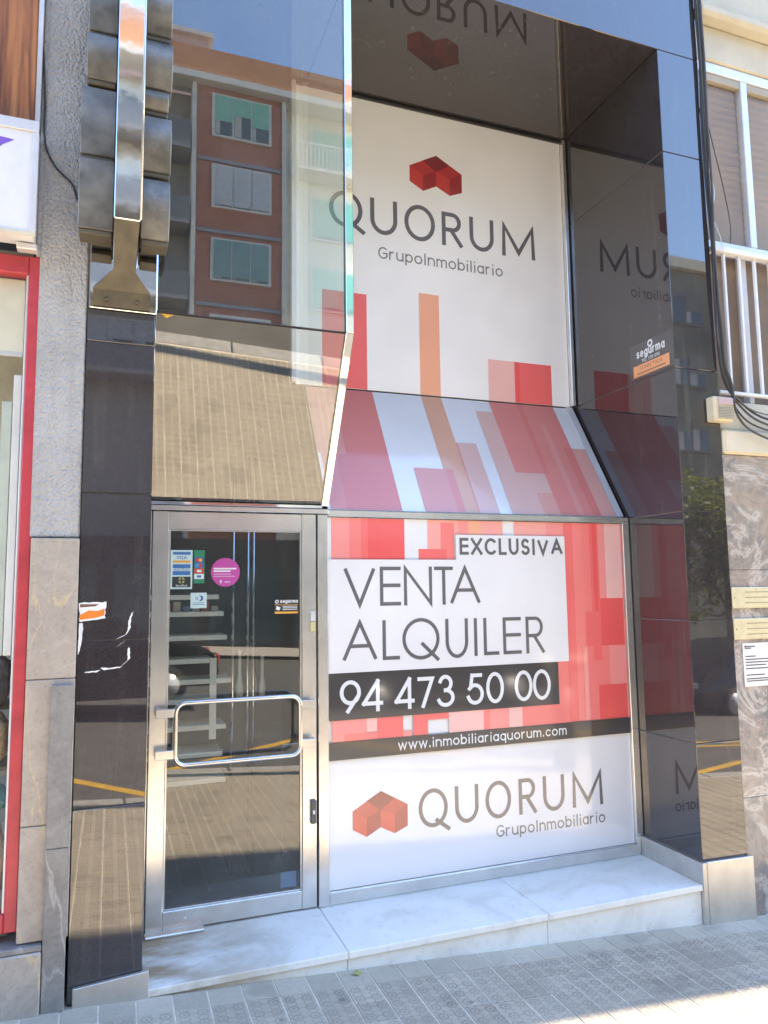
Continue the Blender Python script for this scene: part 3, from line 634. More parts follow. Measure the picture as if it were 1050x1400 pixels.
# --- lower sign
ls = thing('lower_sign', 'framed red and white sale or rent board standing on the marble step', 'sign', (2, 0, 0))
LP = FRONT(0)
box('panel', .987, 2.966, 0, .02, .069, 2.066, PAPER, ls, .001)
box('frame', .986, 3.017, -.022, .05, 2.0685, 2.106, STEEL, ls, .003)
box('frame', 2.9675, 3.0185, -.022, .05, .114, 2.068, STEEL, ls, .003)
box('frame', .9855, 2.9965, -.020, .05, .001, .0675, STEEL, ls, .003); box('frame', 2.9675, 2.9968, -.0215, .05, .0678, .1137, STEEL, ls, .002)
LBARS = [(1.009, 1.116, 1.83, 2.064, 'd'), (1.116, 1.184, 1.83, 2.064, 'c'), (1.184, 1.225, 1.83, 2.064, 'b'), (1.225, 1.322, 1.83, 2.064, 'a'), (1.322, 1.45, 1.83, 2.064, 'a'),
 (1.597, 1.768, 1.892, 2.064, 'e'), (1.68, 1.768, 1.829, 2.048, 'c'), (1.538, 1.718, 1.829, 1.892, 'b'), (1.768, 1.797, 1.978, 2.064, 'e'), (1.797, 1.863, 1.978, 2.064, 'd'), (1.863, 1.945, 1.978, 2.064, 'p'), (1.945, 2.095, 1.978, 2.064, 'e'),
 (2.176, 2.402, 1.978, 2.064, 'e'), (2.402, 2.524, 1.978, 2.064, 'd'), (2.524, 2.965, .836, 2.064, 'c'), (2.528, 2.593, .836, 2.064, 'b'), (2.719, 2.783, 1.2, 2.064, 'b'), (2.74, 2.77, 1.505, 2.064, 'a'), (2.783, 2.834, 1.587, 2.064, 'd'), (2.834, 2.956, 1.587, 2.064, 'f'),
 (2.781, 2.957, 1.29, 1.587, 'a'), (2.669, 2.781, 1.29, 1.505, 'b'), (2.835, 2.957, 1.048, 1.29, 'd'), (2.746, 2.957, .836, 1.048, 'a'), (2.64, 2.675, .836, 1.29, 'd'), (2.78, 2.835, 1.048, 1.29, 'c'),
 (1.007, 1.206, .836, .952, 'd'), (1.077, 1.267, .836, .875, 'c'), (1.206, 1.267, .877, .952, 'f'), (1.267, 1.423, .836, .952, 'b'), (1.423, 1.474, .836, .869, 'd'), (1.483, 1.574, .836, .952, 'b'), (1.574, 1.721, .917, .952, 'b'),
 (1.706, 1.93, .836, .952, 'f'), (1.93, 1.97, .836, .952, 'c'), (1.97, 2.10, .836, .952, 'd'), (2.10, 2.19, .836, .952, 'f'), (2.19, 2.524, .836, .952, 'c'), (2.45, 2.524, .952, 1.205, 'c')]
bars(LP, LBARS, .0006, ls)
rect('number_band', LP, .988, 2.449, .9515, 1.205, .012, BAND, ls)
rect('web_band', LP, .988, 2.964, .741, .8355, .012, BAND, ls)
poly('text_panel', LP, [(.988, 1.2055), (2.528, 1.2055), (2.528, 1.978), (1.774, 1.978), (1.774, 1.8295), (.988, 1.8295)], .0122, PAPER, ls)
H = .0128
letters('lettering', LP, [('V', 1.075, 1.266, 1.567, 1.789), ('E', 1.291, 1.419, 1.568, 1.789), ('N', 1.437, 1.615, 1.567, 1.789), ('T', 1.628, 1.750, 1.567, 1.789), ('A', 1.726, 1.929, 1.565, 1.789)], .0205, H, INK, ls)
letters('lettering', LP, [('A', 1.065, 1.273, 1.263, 1.487), ('L', 1.303, 1.407, 1.265, 1.487), ('Q', 1.423, 1.655, 1.258, 1.494), ('U', 1.693, 1.839, 1.257, 1.485), ('I', 1.878, 1.899, 1.264, 1.484), ('L', 1.941, 2.043, 1.265, 1.484), ('E', 2.071, 2.196, 1.265, 1.484), ('R', 2.228, 2.363, 1.264, 1.484)], .0205, H, INK, ls, ((.51, .40), (.97, -.03)))
letters('lettering', LP, layout('EXCLUSIVA', 1.797, 2.513, 1.859, .101, .0175, .16), .0175, H, INK, ls)
letters('lettering', LP, [('9', 1.050, 1.172, .987, 1.164), ('4', 1.178, 1.302, .987, 1.163), ('4', 1.371, 1.492, .987, 1.163), ('7', 1.511, 1.614, .987, 1.160), ('3', 1.631, 1.744, .984, 1.165), ('5', 1.821, 1.935, .984, 1.163), ('0', 1.949, 2.067, .984, 1.165), ('0', 2.140, 2.262, .984, 1.165), ('0', 2.265, 2.390, .984, 1.165)], .0215, .0128, WHT, ls)
letters('lettering', LP, layout('www.inmobiliariaquorum.com', 1.388, 2.491, .766, .056, .0075), .0075, .0128, WHT, ls)
letters('lettering', LP, [('Q', 1.510, 1.690, .324, .536), ('U', 1.736, 1.886, .324, .533), ('O', 1.931, 2.100, .325, .537), ('R', 2.152, 2.276, .329, .533), ('U', 2.318, 2.467, .326, .533), ('M', 2.523, 2.742, .328, .530)], .0225, .0008, INK, ls)
letters('lettering', LP, layout('GrupoInmobiliario', 1.996, 2.752, .220, .067, .0085), .0085, .0008, PM('grey_ink', (.17, .165, .17)), ls)
logo(LP, lambda x, z: (x, z), .0008, ls)
# --- alarm sticker on the granite return (faces left)
RP = Pl((3.0178, 0, 0), (0, -1, 0), (0, 0, 1), (-1, 0, 0))
al = thing('alarm_plate', 'black and orange alarm company plate on the granite side wall', 'plate', (3.02, -.3, 3.1))
box('plate', 3.018, 3.0215, -.508, -.115, 2.985, 3.215, PM('plate_grey', (.05, .046, .05)), al, .0005)
rect('lettering_panel', RP, .145, .475, 3.0, 3.075, .0012, PM('plate_orange', (.80, .33, .12)), al)
letters('lettering', RP, layout('segurma',   .18, .44, 3.120, .056, .0105, .12), .0105, .0012, WHT, al)
disc('emblem', RP, .31, 3.187, .024, .0012, WHT, al, 20); disc('emblem', RP, .31, 3.187, .012, .0016, PM('plate_grey', (.05, .046, .05)), al, 14)
words('lettering', '902 109 090', .033, RP, .31, 3.084, .0012, WHT, al)
words('lettering', 'CONECTADA', .034, RP, .31, 3.040, .0016, PM('brown_print', (.25, .10, .04)), al); rect('print_line', RP, .18, .44, 3.014, 3.023, .0016, PM('brown_print', (.25, .10, .04)), al)
# --- torn poster remains on the left pilaster
tpz = thing('torn_poster', 'torn white and orange paper scraps stuck on the black granite pillar beside the door', 'paper', (-.16, -.512, 1.4))
TP = FRONT(-.5104)
def ragged(pts, k=5, j=.004):
    out = []
    for i in range(len(pts)):
        a, b = Vector(pts[i]), Vector(pts[(i+1) % len(pts)])
        for q in range(k): p = a.lerp(b, q/k); out.append((p.x+random.uniform(-j, j), p.y+random.uniform(-j, j)))
    return out
poly('scrap', TP, ragged([(-.266, 1.617), (-.157, 1.620), (-.160, 1.548), (-.262, 1.534)], 6, .003), .0004, WHT, tpz)
poly('print', TP, [(-.264, 1.565), (-.225, 1.585), (-.19, 1.582), (-.162, 1.592), (-.164, 1.562), (-.20, 1.552), (-.262, 1.545)], .0008, PM('poster_orange', (.75, .22, .03)), tpz)
poly('print', TP, [(-.262, 1.598), (-.20, 1.602), (-.185, 1.611), (-.262, 1.612)], .0008, PM('poster_brown', (.20, .09, .06)), tpz)
poly('scrap', TP, ragged([(-.266, 1.53), (-.247, 1.53), (-.255, 1.42), (-.264, 1.40)], 5, .003), .0004, WHT, tpz)
for pts in ([(-.048, 1.572), (-.058, 1.54), (-.060, 1.50), (-.073, 1.476)], [(-.073, 1.476), (-.11, 1.46)], [(-.075, 1.452), (-.105, 1.428)], [(-.060, 1.42), (-.058, 1.37), (-.085, 1.345)], [(-.09, 1.338), (-.15, 1.332), (-.17, 1.338)], [(-.18, 1.325), (-.235, 1.322)]):
    fine = [Vector(a).lerp(Vector(b), q/6) for a, b in zip(pts, pts[1:]) for q in range(6)]+[Vector(pts[-1])]
    vs, fs = [], []
    for p in fine:
        w = random.uniform(.002, .007); vs += [(p.x-w, p.y-w*.7), (p.x+w, p.y+w*.7)]
    for q in range(len(fine)-1): fs.append((2*q, 2*q+1, 2*q+3, 2*q+2))
    mesh('scrap', [TP.at(a, b, .0006) for a, b in vs], fs, WHT, tpz)
# ================================================================== SHOP INTERIOR (seen through the glass)
def struct(o): o['kind'] = 'structure'; return o
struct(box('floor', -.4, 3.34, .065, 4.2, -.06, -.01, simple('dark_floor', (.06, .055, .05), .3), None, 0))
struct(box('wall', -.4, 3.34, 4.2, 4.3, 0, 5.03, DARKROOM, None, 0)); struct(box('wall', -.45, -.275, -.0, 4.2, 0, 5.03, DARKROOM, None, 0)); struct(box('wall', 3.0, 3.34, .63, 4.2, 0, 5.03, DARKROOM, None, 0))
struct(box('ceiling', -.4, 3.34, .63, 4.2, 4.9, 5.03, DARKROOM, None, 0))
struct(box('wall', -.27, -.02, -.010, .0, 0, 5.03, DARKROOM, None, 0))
SHM = simple('pale_shelf', (.82, .83, .74), .35)
sf = thing('display_shelves', 'pale shelves on chrome posts inside the shop, seen through the door', 'shelves', (.4, .6, 0))
for z, x1 in ((1.615, .47), (1.515, .50), (1.375, .52), (1.24, .44), (1.12, .55), (1.01, .46), (.855, .52), (.70, .50), (.55, .52)): box('shelf', .06, x1, .56, .80, z, z+.028, SHM, sf, .002)
for x in (.565, .655, .690): tube('post', [(x, .62, 0), (x, .62, 2.5)], .010, CHROME, sf, 8)
box('bracket', .42, .46, .552, .559, .80, 1.27, SHM, sf, .001)
for k in range(7):
    x = .10+.055*k; mcol = [(.42, .42, .39), (.45, .07, .06), (.55, .50, .38), (.12, .17, .28)][k % 4]
    b_ = box('stock_box', x, x+.042, .60, .68, 1.5435, 1.575+.014*(k % 3), simple('stock%d' % (k % 4), mcol, .5), None, .002)
    tag(b_, '%s stock box, %s from the left on the shelf behind the door' % (['grey', 'red', 'cream', 'navy'][k % 4], ['first', 'second', 'third', 'fourth', 'fifth', 'sixth', 'seventh'][k]), 'box', 'boxes on the shop shelves')
for k, (x, z, h_, r_) in enumerate(((.62, 1.00, .30, .016), (.70, 1.00, .34, .018), (.76, 1.00, .26, .014))):
    v_ = thing('glass_vase', '%s of the three slim glass vases standing on the low counter behind the door' % ['left', 'middle', 'right'][k], 'vase', (x, .7, z), 'glass vases on the counter')
    tube('body', [(x, .70, z+.0005), (x, .70, z+h_*.25), (x, .70, z+h_*.5), (x, .70, z+h_*.9), (x, .70, z+h_)], [r_*1.3, r_*1.6, r_*.7, r_*.6, r_], SHM, v_, 10)
ct = thing('counter', 'dark shop counter behind the door', 'counter', (.75, .8, 0)); box('top', .54, .90, .64, 1.0, .975, 1.0, DARKROOM, ct, .003); box('front', .56, .88, .66, .98, .0, .974, DARKROOM, ct, .003)
# ================================================================== PROJECTING SIGN
bs = thing('projecting_sign', 'chrome edged projecting sign with dusty grey curved shells above the black pillar', 'sign', (-.11, -.52, 2.94))
YS = -.75
box('spine', -.163, -.060, YS, -.53, 3.252, 5.2, simple('spine_grey', (.12, .12, .12), .4), bs, .002)
box('edge_trim', -.166, -.057, YS-.016, YS-.001, 3.250, 5.2, CHROME, bs, .004)
tube('edge_bead', [(-.055, YS-.012, 3.26), (-.055, YS-.012, 5.2)], .0035, CHROME, bs, 8)
BRZ = simple('grimy_steel', (.11, .095, .07), .45, .4, .3, 14)
V = [(-.246, -.53, 2.942), (-.003, -.53, 2.942), (-.003, -.56, 3.01), (-.073, -.62, 3.085), (-.060, YS-.012, 3.249), (-.163, YS-.012, 3.249), (-.163, -.62, 3.085), (-.246, -.56, 3.01)]
W2 = [(a, -.5125, c+.03) for a, b, c in V]
mesh('bracket', V+W2, [(0, 1, 2, 7), (7, 2, 3, 6), (6, 3, 4, 5)]+[(k, (k+1) % 8, 8+(k+1) % 8, 8+k) for k in range(8)], BRZ, bs)
for x in (-.19, -.06): tube('bolt', [(x, -.552, 2.975), (x, -.538, 2.965)], .008, BRZ, bs, 8)
def shell(side, z0, z1, out, bul, tilt_, seed):
    """hollow visor: bulging front, closed sides"""
    x0, x1 = (-.168, -.168-out) if side < 0 else (-.055, -.055+out)
    N = 12; P = []
    for k in range(N+1):
        t = k/N; z = z1+(z0-z1)*t; y = -.665-bul*math.sin(math.pi*min(1, t*.92+.08))-tilt_*(1-t); P.append((y, z))
    Q = [(-.535, z0+.01), (-.535, z1)]
    o = prism('shell', P+Q, min(x0, x1), max(x0, x1), 'x', GREYPLAS, bs, .004)
    lip = box('lip', min(x0, x1)+.006, max(x0, x1)-.006, P[-1][0]+.006, -.56, z0-.022, z0-.001, simple('lip_brown', (.10, .085, .06), .6), o, .003)
for z0, z1, out, bul, ti, s in ((3.235, 3.545, .145, .012, .02, 1), (3.575, 3.90, .145, .015, -.015, 2), (3.935, 4.13, .128, .03, .02, 3), (4.165, 4.45, .125, .02, .0, 4)): shell(-1, z0, z1, out, bul, ti, s)
for z0, z1, out, bul, ti, s in ((3.225, 3.50, .122, .055, 0, 5), (3.545, 3.80, .124, .055, 0, 6), (3.84, 3.93, .110, .03, 0, 8), (3.945, 4.17, .124, .05, 0, 7), (4.21, 4.45, .120, .05, 0, 8)): shell(1, z0, z1, out, bul, ti, s)
# ================================================================== LEFT NEIGHBOUR
pw = thing('rendered_pillar', 'grey rough rendered pillar between the red shop window and the black granite', 'pillar', (-.38, -.45, 0))
box('render_coat', -.470, -.272, -.506, .3, 1.9, 6.5, RENDER, pw, .006); box('render_coat', -.4868, -.4655, -.5035, .3, 3.147, 6.5, RENDER, pw, .004)
STZ = [.26, .712, 1.302, 1.897]
for a, b in zip(STZ, STZ[1:]): box('stone_slab', -.462, -.2715, -.522, .2, a+.0015, b-.0015, STONE, pw, .003)
for a, b in ((-.04, .62), (.622, 1.278)): box('granite_strip', -.363, -.277, -.548, -.523, a, b, DSTONE, pw, .003)
box('base_stone', -1.6, -.366, -.56, -.1, -.12, .232, STONE, pw, .006)
box('base_stone', -1.6, -.366, -.55, -.1, .2335, .256, DSTONE, pw, .003)
rs = thing('red_shop_window', 'red framed shop window at the left edge beside the rendered pillar', 'window', (-1.0, -.48, .3))
box('frame', -.512, -.4635, -.500, -.42, .302, 3.145, RED, rs, .004)
box('frame', -1.8, -.5125, -.498, -.42, 3.062, 3.145, RED, rs, .004)
box('frame', -1.8, -.5125, -.498, -.42, .302, .375, RED, rs, .004)
box('glazing_bead', -.522, -.5126, -.488, -.44, .376, 3.0615, ALU, rs, .002)
box('glass_pane', -1.8, -.5225, -.470, -.462, .376, 3.0615, WGLASS, rs, 0)
CRM = simple('shop_cream', (.55, .52, .42), .6)
struct(box('wall', -1.9, -.508, .55, .6, 2.2, 3.2, CRM, None, 0)); struct(box('ceiling', -1.9, -.508, -.40, .55, 3.07, 3.2, CRM, None, 0)); struct(box('wall', -1.9, -.508, .9, .95, .2, 2.2, simple('shop_grey', (.30, .30, .28), .6), None, 0)); struct(box('floor', -1.9, -.508, -.40, .9, .25, .36, simple('window_bed', (.45, .42, .38), .6), None, 0))
bl = thing('cream_backing', 'added cream blind pulled part way down in the red framed window', 'backing', (-1.1, -.43, 2.6)); box('cloth', -1.8, -.53, -.446, -.442, 2.72, 3.05, simple('backing_cream', (.66, .63, .52), .8), bl, 0); box('backing_bar', -1.8, -.53, -.450, -.438, 2.70, 2.7195, ALU, bl, .002)  # added sheet near the glass that stands in for the bright shop interior
sc = thing('window_screen', 'white upright panel inside the red framed shop window', 'panel', (-.56, -.3, 1.4))
box('panel', -.562, -.530, -.44, -.40, 1.40, 2.62, WHITEPAINT, sc, .003); box('panel', -.605, -.565, -.435, -.395, 1.40, 2.5, simple('pale_green_panel', (.50, .55, .50), .5), sc, .003)
def lump(name, c, r, mat, label, cat, sq=.5, seed=0):
    rnd = random.Random(seed); bm = bmesh.new(); bmesh.ops.create_icosphere(bm, subdivisions=3, radius=1)
    ph = [rnd.uniform(0, 6) for _ in range(6)]
    for v in bm.verts:
        p = v.co; k = 1+.10*math.sin(5*p.x+ph[0])+.09*math.sin(7*p.z+ph[1])+.07*math.sin(9*p.y+3*p.z+ph[2])
        v.co = Vector((c[0]+r[0]*p.x*k, c[1]+r[1]*p.y*k, c[2]+r[2]*max(-.8, p.z)*k))
    me = bpy.data.meshes.new(name); bm.to_mesh(me); bm.free(); me.materials.append(mat); me.polygons.foreach_set('use_smooth', [True]*len(me.polygons))
    return tag(link(name, me), label, cat)
lump('folded_jacket', (-.60, -.37, 1.30), (.07, .07, .14), simple('dark_cloth', (.10, .10, .11), .9, 0, .5, 30, .2, .8, 200), 'folded dark grey jacket on display in the red framed window', 'jacket', seed=1)
lump('woven_basket', (-.60, -.37, 1.06), (.075, .08, .11), simple('wicker', (.30, .22, .13), .8, 0, .5, 50, .2, 1, 240), 'brown woven basket on display in the red framed window', 'basket', seed=2)
lump('teal_cloth', (-.60, -.37, .80), (.08, .07, .07), simple('teal_cloth', (.10, .30, .30), .9, 0, .4, 25), 'bundle of teal cloth on display in the red framed window', 'cloth', seed=3)
lump('cream_cloth', (-.59, -.37, .55), (.08, .08, .16), simple('cream_cloth', (.50, .40, .32), .9, 0, .3, 14), 'heap of cream cloth on display low in the red framed window', 'cloth', seed=4)
db = thing('display_board', 'dark shelf board inside the red framed shop window', 'shelf', (-.8, -.2, .95)); 
for z in (.93, 1.185): box('board', -1.3, -.53, -.36, -.12, z-.018, z, simple('board', (.09, .07, .06), .5), db, .002)
for k, (x, z, w, h_, c_) in enumerate(((-.655, 1.72, .05, .09, (.50, .05, .06)), (-.715, 1.72, .05, .12, (.62, .52, .30)), (-.775, 1.72, .05, .10, (.10, .20, .12)), (-.665, 1.95, .06, .10, (.60, .55, .45)), (-.735, 1.95, .06, .13, (.45, .06, .08)), (-.80, 1.95, .05, .10, (.50, .30, .08)))):
    tag(box('shop_tin', x-w/2, x+w/2, -.36, -.31, z+.0005, z+h_, simple('tin%d' % k, c_, .35), None, .006), '%s tin on the %s shelf inside the red framed window' % (['red', 'straw coloured', 'dark green', 'cream', 'crimson', 'amber'][k], 'lower' if k < 3 else 'upper'), 'tin', 'tins in the red framed window')
ts = thing('tin_shelf', 'pair of pale shelves holding tins inside the red framed window', 'shelf', (-.8, -.33, 1.7))
for z in (1.72, 1.95): box('shelf', -1.3, -.612, -.38, -.24, z-.018, z, SHM, ts, .002)
bxs = thing('light_box_sign', 'white light box sign with a purple shape above the red window', 'sign', (-1.1, -.55, 3.2))
box('casing', -2.2, -.487, -.62, -.508, 3.185, 3.70, WHITEPAINT, bxs, .006)
box('edge_trim', -2.2, -.480, -.628, -.6205, 3.655, 3.705, ALU, bxs, .003); box('edge_trim', -2.2, -.480, -.628, -.6205, 3.18, 3.20, CREAM, bxs, .003); box('edge_trim', -.505, -.4795, -.6275, -.6205, 3.2005, 3.6545, ALU, bxs, .002)
poly('print', FRONT(-.6205), [(-.75, 3.60), (-.66, 3.612), (-.575, 3.605), (-.62, 3.575), (-.65, 3.54), (-.70, 3.47), (-.78, 3.40), (-.85, 3.5)], .0006, PM('purple', (.20, .09, .55)), bxs)
box('bracket', -.56, -.478, -.56, -.51, 3.150, 3.178, ALU, bxs, .004)
wd = thing('wood_fascia', 'varnished brown wood fascia board above the white light box', 'fascia', (-1.1, -.52, 3.8))
box('board', -2.2, -.512, -.535, -.508, 3.752, 6.0, WOOD, wd, .004); box('edge_trim', -.5115, -.488, -.53, -.508, 3.735, 6.0, STEEL, wd, .002)
tag(tube('pillar_cable', smoothpath([(-.60, -.52, 4.7), (-.532, -.52, 4.352), (-.492, -.513, 4.147), (-.474, -.512, 3.9), (-.468, -.512, 3.69), (-.423, -.512, 3.579), (-.351, -.512, 3.506), (-.33, -.512, 3.45), (-.308, -.511, 3.40)]), .0042, BLACKRUB, None, 8), 'thin dark cable running down the rough rendered pillar', 'cable')
# ================================================================== RIGHT NEIGHBOUR
mwl = thing('marble_wall', 'brown veined marble cladding to the right of the granite shopfront', 'wall', (4.5, -.5, 0))
MZ = [-.6, .42, 1.75, 2.458]
for a, b in zip(MZ, MZ[1:]): box('marble_slab', 3.352, 4.6, -.502, -.2, a+.0012, b-.0012, VEIN, mwl, .002); 
box('marble_slab', 4.602, 9, -.502, -.2, -.8, 2.457, VEIN, mwl, .002)
box('ledge', 3.352, 9, -.53, -.1, 2.46, 2.612, CREAM, mwl, .015)
box('ledge', 3.352, 9, -.49, -.1, 2.614, 2.80, CREAM, mwl, .01)
box('cornice', 3.352, 9, -.52, -.1, 5.44, 6.5, CREAM, mwl, .02); box('cornice', 3.352, 9, -.56, -.1, 5.36, 5.438, CREAM, mwl, .02)
box('lintel', 3.352, 9, -.47, -.1, 5.115, 5.358, CREAM, mwl, .008)
def plaque(z0, z1, lab, lines):
    p = thing('brass_plaque', lab, 'plaque', (3.6, -.51, z0))
    box('plate', 3.352, 3.92, -.514, -.503, z0, z1, simple('brass', (.74, .64, .44), .35, .6, .1, 20), p, .003)
    for k in range(lines): rect('engraved_line', FRONT(-.514), 3.45, 3.82, z1-.032-.032*k, z1-.026-.032*k, .0006, PM('engraving', (.40, .33, .20)), p)
    for x in (3.368, 3.904): disc('screw', FRONT(-.514), x, (z0+z1)/2, .005, .0007, STEEL, p, 10)
plaque(1.520, 1.645, 'upper of the two brass plaques on the veined marble', 3); plaque(1.334, 1.458, 'lower of the two brass plaques, just above the white notice', 3)
nt = thing('paper_notice', 'white printed notice on the marble below the brass plaques', 'notice', (3.5, -.51, 1.05))
box('sheet', 3.415, 3.72, -.507, -.503, 1.055, 1.312, simple('notice_white', (.70, .70, .69), .4), nt, .001)
for k, (z, w) in enumerate(((1.288, .05), (1.278, .03), (1.23, .05), (1.212, .12), (1.195, .14), (1.178, .10), (1.158, .13), (1.12, .09), (1.098, .14), (1.085, .12))): rect('print_line', FRONT(-.507), 3.43, 3.43+w*1.6, z, z+.0065, .0006, PM('charcoal', (.085, .08, .088)), nt)
poly('emblem', FRONT(-.507), [(3.425, 1.292), (3.437, 1.301), (3.437, 1.283)], .0006, BLK, nt)
# window and railing above the ledge
wn_ = thing('balcony_window', 'pale aluminium framed window at the top right behind the white railing', 'window', (3.9, -.45, 2.8))
for (x0, x1, z0, z1) in ((3.36, 5.2, 5.04, 5.112), (3.36, 5.2, 3.80, 3.865), (3.36, 3.405, 2.806, 5.0385), (3.76, 3.815, 3.8655, 5.0385), (4.4, 4.45, 3.8655, 5.0385), (3.66, 3.70, 2.806, 3.7985)): box('frame', x0, x1, -.455, -.40, z0, z1, ALU, wn_, .004)
box('head_box', 3.41, 5.2, -.448, -.41, 4.985, 5.0385, simple('tan_box', (.42, .36, .27), .6), wn_, .003)
box('glass_pane', 3.406, 3.759, -.425, -.418, 3.866, 4.984, WGLASS, wn_, 0); box('glass_pane', 3.816, 4.399, -.425, -.418, 3.866, 4.984, WGLASS, wn_, 0)
box('glass_pane', 3.406, 3.659, -.425, -.418, 2.806, 3.7985, WGLASS, wn_, 0); box('glass_pane', 3.701, 5.2, -.425, -.418, 2.806, 3.7985, WGLASS, wn_, 0)
TAN = simple('tan_slat', (.33, .215, .11), .6); 
for k in range(22): 
    z = 3.87+.052*k; prism('slat', [(-.394, z), (-.388, z+.002), (-.404, z+.050), (-.410, z+.048)], 3.40, 5.2, 'x', TAN, wn_)
box('dark_panel', 3.407, 5.2, -.405, -.395, 2.81, 3.80, simple('brown_panel', (.24, .15, .10), .5), wn_, 0)
rl = thing('balcony_railing', 'white metal railing of upright bars at the right edge', 'railing', (3.9, -.49, 2.85))
box('rail', 3.37, 5.2, -.52, -.46, 3.762, 3.798, WHITEPAINT, rl, .004); box('rail', 3.37, 5.2, -.505, -.475, 2.842, 2.862, WHITEPAINT, rl, .003)
for k in range(14): box('bar', 3.466+.1275*k, 3.484+.1275*k, -.499, -.481, 2.8625, 3.7615, WHITEPAINT, rl, .002)
sr = thing('alarm_siren', 'small cream alarm box with grille beside the cables on the granite', 'siren', (3.31, -.55, 2.64))
box('casing', 3.236, 3.386, -.580, -.512, 2.645, 2.795, simple('aged_plastic', (.62, .54, .38), .5), sr, .008)
box('lamp', 3.268, 3.382, -.588, -.5805, 2.745, 2.788, simple('pink_lens', (.50, .36, .36), .3), sr, .003)
for k in range(8): box('grille_slat', 3.268, 3.382, -.588, -.5805, 2.66+.0098*k, 2.6655+.0098*k, simple('grille', (.42, .38, .30), .5), sr, .001)
cb = thing('cable_bundle', 'bundle of dark cables hanging down the right edge of the granite', 'cables', (3.35, -.53, 2.8))
rnd = random.Random(3)
base = [(3.352, 5.9), (3.350, 5.45), (3.349, 5.0), (3.352, 4.6), (3.347, 4.19), (3.352, 3.8), (3.350, 3.47), (3.353, 3.2), (3.368, 3.02), (3.41, 2.88)]
for k in range(5):
    ends = [((3.50, 2.78), (3.72, 2.69), (4.3, 2.66)), ((3.48, 2.76), (3.70, 2.655), (4.3, 2.60)), ((3.46, 2.80), (3.66, 2.72), (4.3, 2.70)), ((3.45, 2.72), (3.66, 2.62), (4.3, 2.56)), ((3.44, 2.69), (3.62, 2.575), (4.2, 2.45))][k]
    pts = [(x+rnd.uniform(-.009, .009)+.004*(k-2), -.525-.006*k+rnd.uniform(-.004, .004), z) for x, z in base]+[(x, -.535-.006*k, z) for x, z in ends]
    tube('cable', smoothpath(pts), rnd.choice([.0042, .0055, .007]), simple('cable%d' % (k % 3), [(.03, .028, .03), (.06, .055, .05), (.11, .10, .095)][k % 3], .55), cb, 8)
tube('cable', smoothpath([(3.35, -.53, 4.75), (3.40, -.53, 4.5), (3.47, -.53, 4.2), (3.51, -.53, 3.95), (3.50, -.53, 3.82)]), .003, BLACKRUB, cb, 6)
tube('cable', smoothpath([(3.36, -.53, 4.3), (3.395, -.53, 4.15), (3.37, -.53, 3.98), (3.42, -.53, 3.85), (3.44, -.53, 3.75)]), .003, ALU, cb, 6)
# ================================================================== FALLEN LEAF
V = [];
for k in range(20):
    a = 2*math.pi*k/20; r = .030*(1 if k % 4 == 0 else (.55 if k % 2 == 0 else .78))
    V.append((.955+r*math.cos(a), -.56+r*.9*math.sin(a), GZ(.955)+.008+.006*math.sin(2*a)))
V.append((.955, -.56, GZ(.955)+.016))
tag(mesh('fallen_leaf', V, [(k, (k+1) % 20, 20) for k in range(20)], simple('leaf_yellow', (.30, .30, .10), .6)), 'small yellow green fallen leaf against the marble riser', 'leaf')
# ================================================================== ACROSS THE STREET (seen mirrored in glass and granite)
BRK = brick_mat('red_brick', (.42, .13, .075), (.33, .09, .055), (.34, .24, .18)); SUNBRK = brick_mat('sunlit_brick', (.60, .25, .11), (.52, .20, .09), (.45, .33, .22))  # parapet brick painted brighter orange, as if lit by the sun
LTST = simple('pale_stone', (.58, .56, .52), .7); DKW = simple('dull_wall', (.30, .27, .24), .8); GRNSH = simple('green_shutter', (.16, .42, .32), .5); GREYSH = simple('grey_shutter', (.42, .43, .45), .5)
OGL = simple('far_glass', (.06, .09, .10), .08)
YO = -23.7
ob = thing('brick_building', 'red brick apartment block mirrored in the tall glass bay', 'building', (4, YO, 0))
box('wall', -7, 13, YO-8, YO-.9, -2, 20.8, DKW, ob, 0)
box('wall', 2.4, 5.8, YO-.895, YO, -2, 20.8, BRK, ob, 0)
box('wall', 5.805, 13, YO-.895, YO-.5, -2, 20.8, simple('cream_far', (.62, .56, .44), .8), ob, 0)
box('parapet', -7, 13, YO-.9, YO+.25, 21.0, 22.1, SUNBRK, ob, 0); box('cornice', -7, 13, YO-.6, YO+.40, 20.72, 20.995, LTST, ob, 0)
for x in (2.35, 5.75): box('strip', x-.08, x+.08, YO-.6, YO+.12, 3, 20.715, LTST, ob, 0)
FWR = random.Random(5)
def far_window(x0, x1, z0, z1, y, mat_, par, n=3, shut=.5, fr=None):
    w = box('window', x0, x1, y, y+.10, z0, z1, fr or LTST, par, 0)
    gw = (x1-x0-.16)/n
    for k in range(n):
        a = x0+.08+gw*k+.03; b = a+gw-.06
        box('pane', a, b, y+.1005, y+.12, z0+.08, z1-.08, OGL, w, 0)
        sh_ = shut if shut > .9 else max(.1, min(.95, shut+FWR.choice((-.25, -.1, 0, 0, .2))))
        box('curtain', a+.02, a+(b-a)*FWR.uniform(.2, .5), y+.1202, y+.1204, z0+.1, z1-.1, simple('net_curtain', (.40, .40, .38), .9), w, 0)
        if shut > 0: box('shutter', a, b, y+.1205, y+.14, z1-.08-(z1-z0-.16)*sh_, z1-.085, mat_, w, 0)
    return w
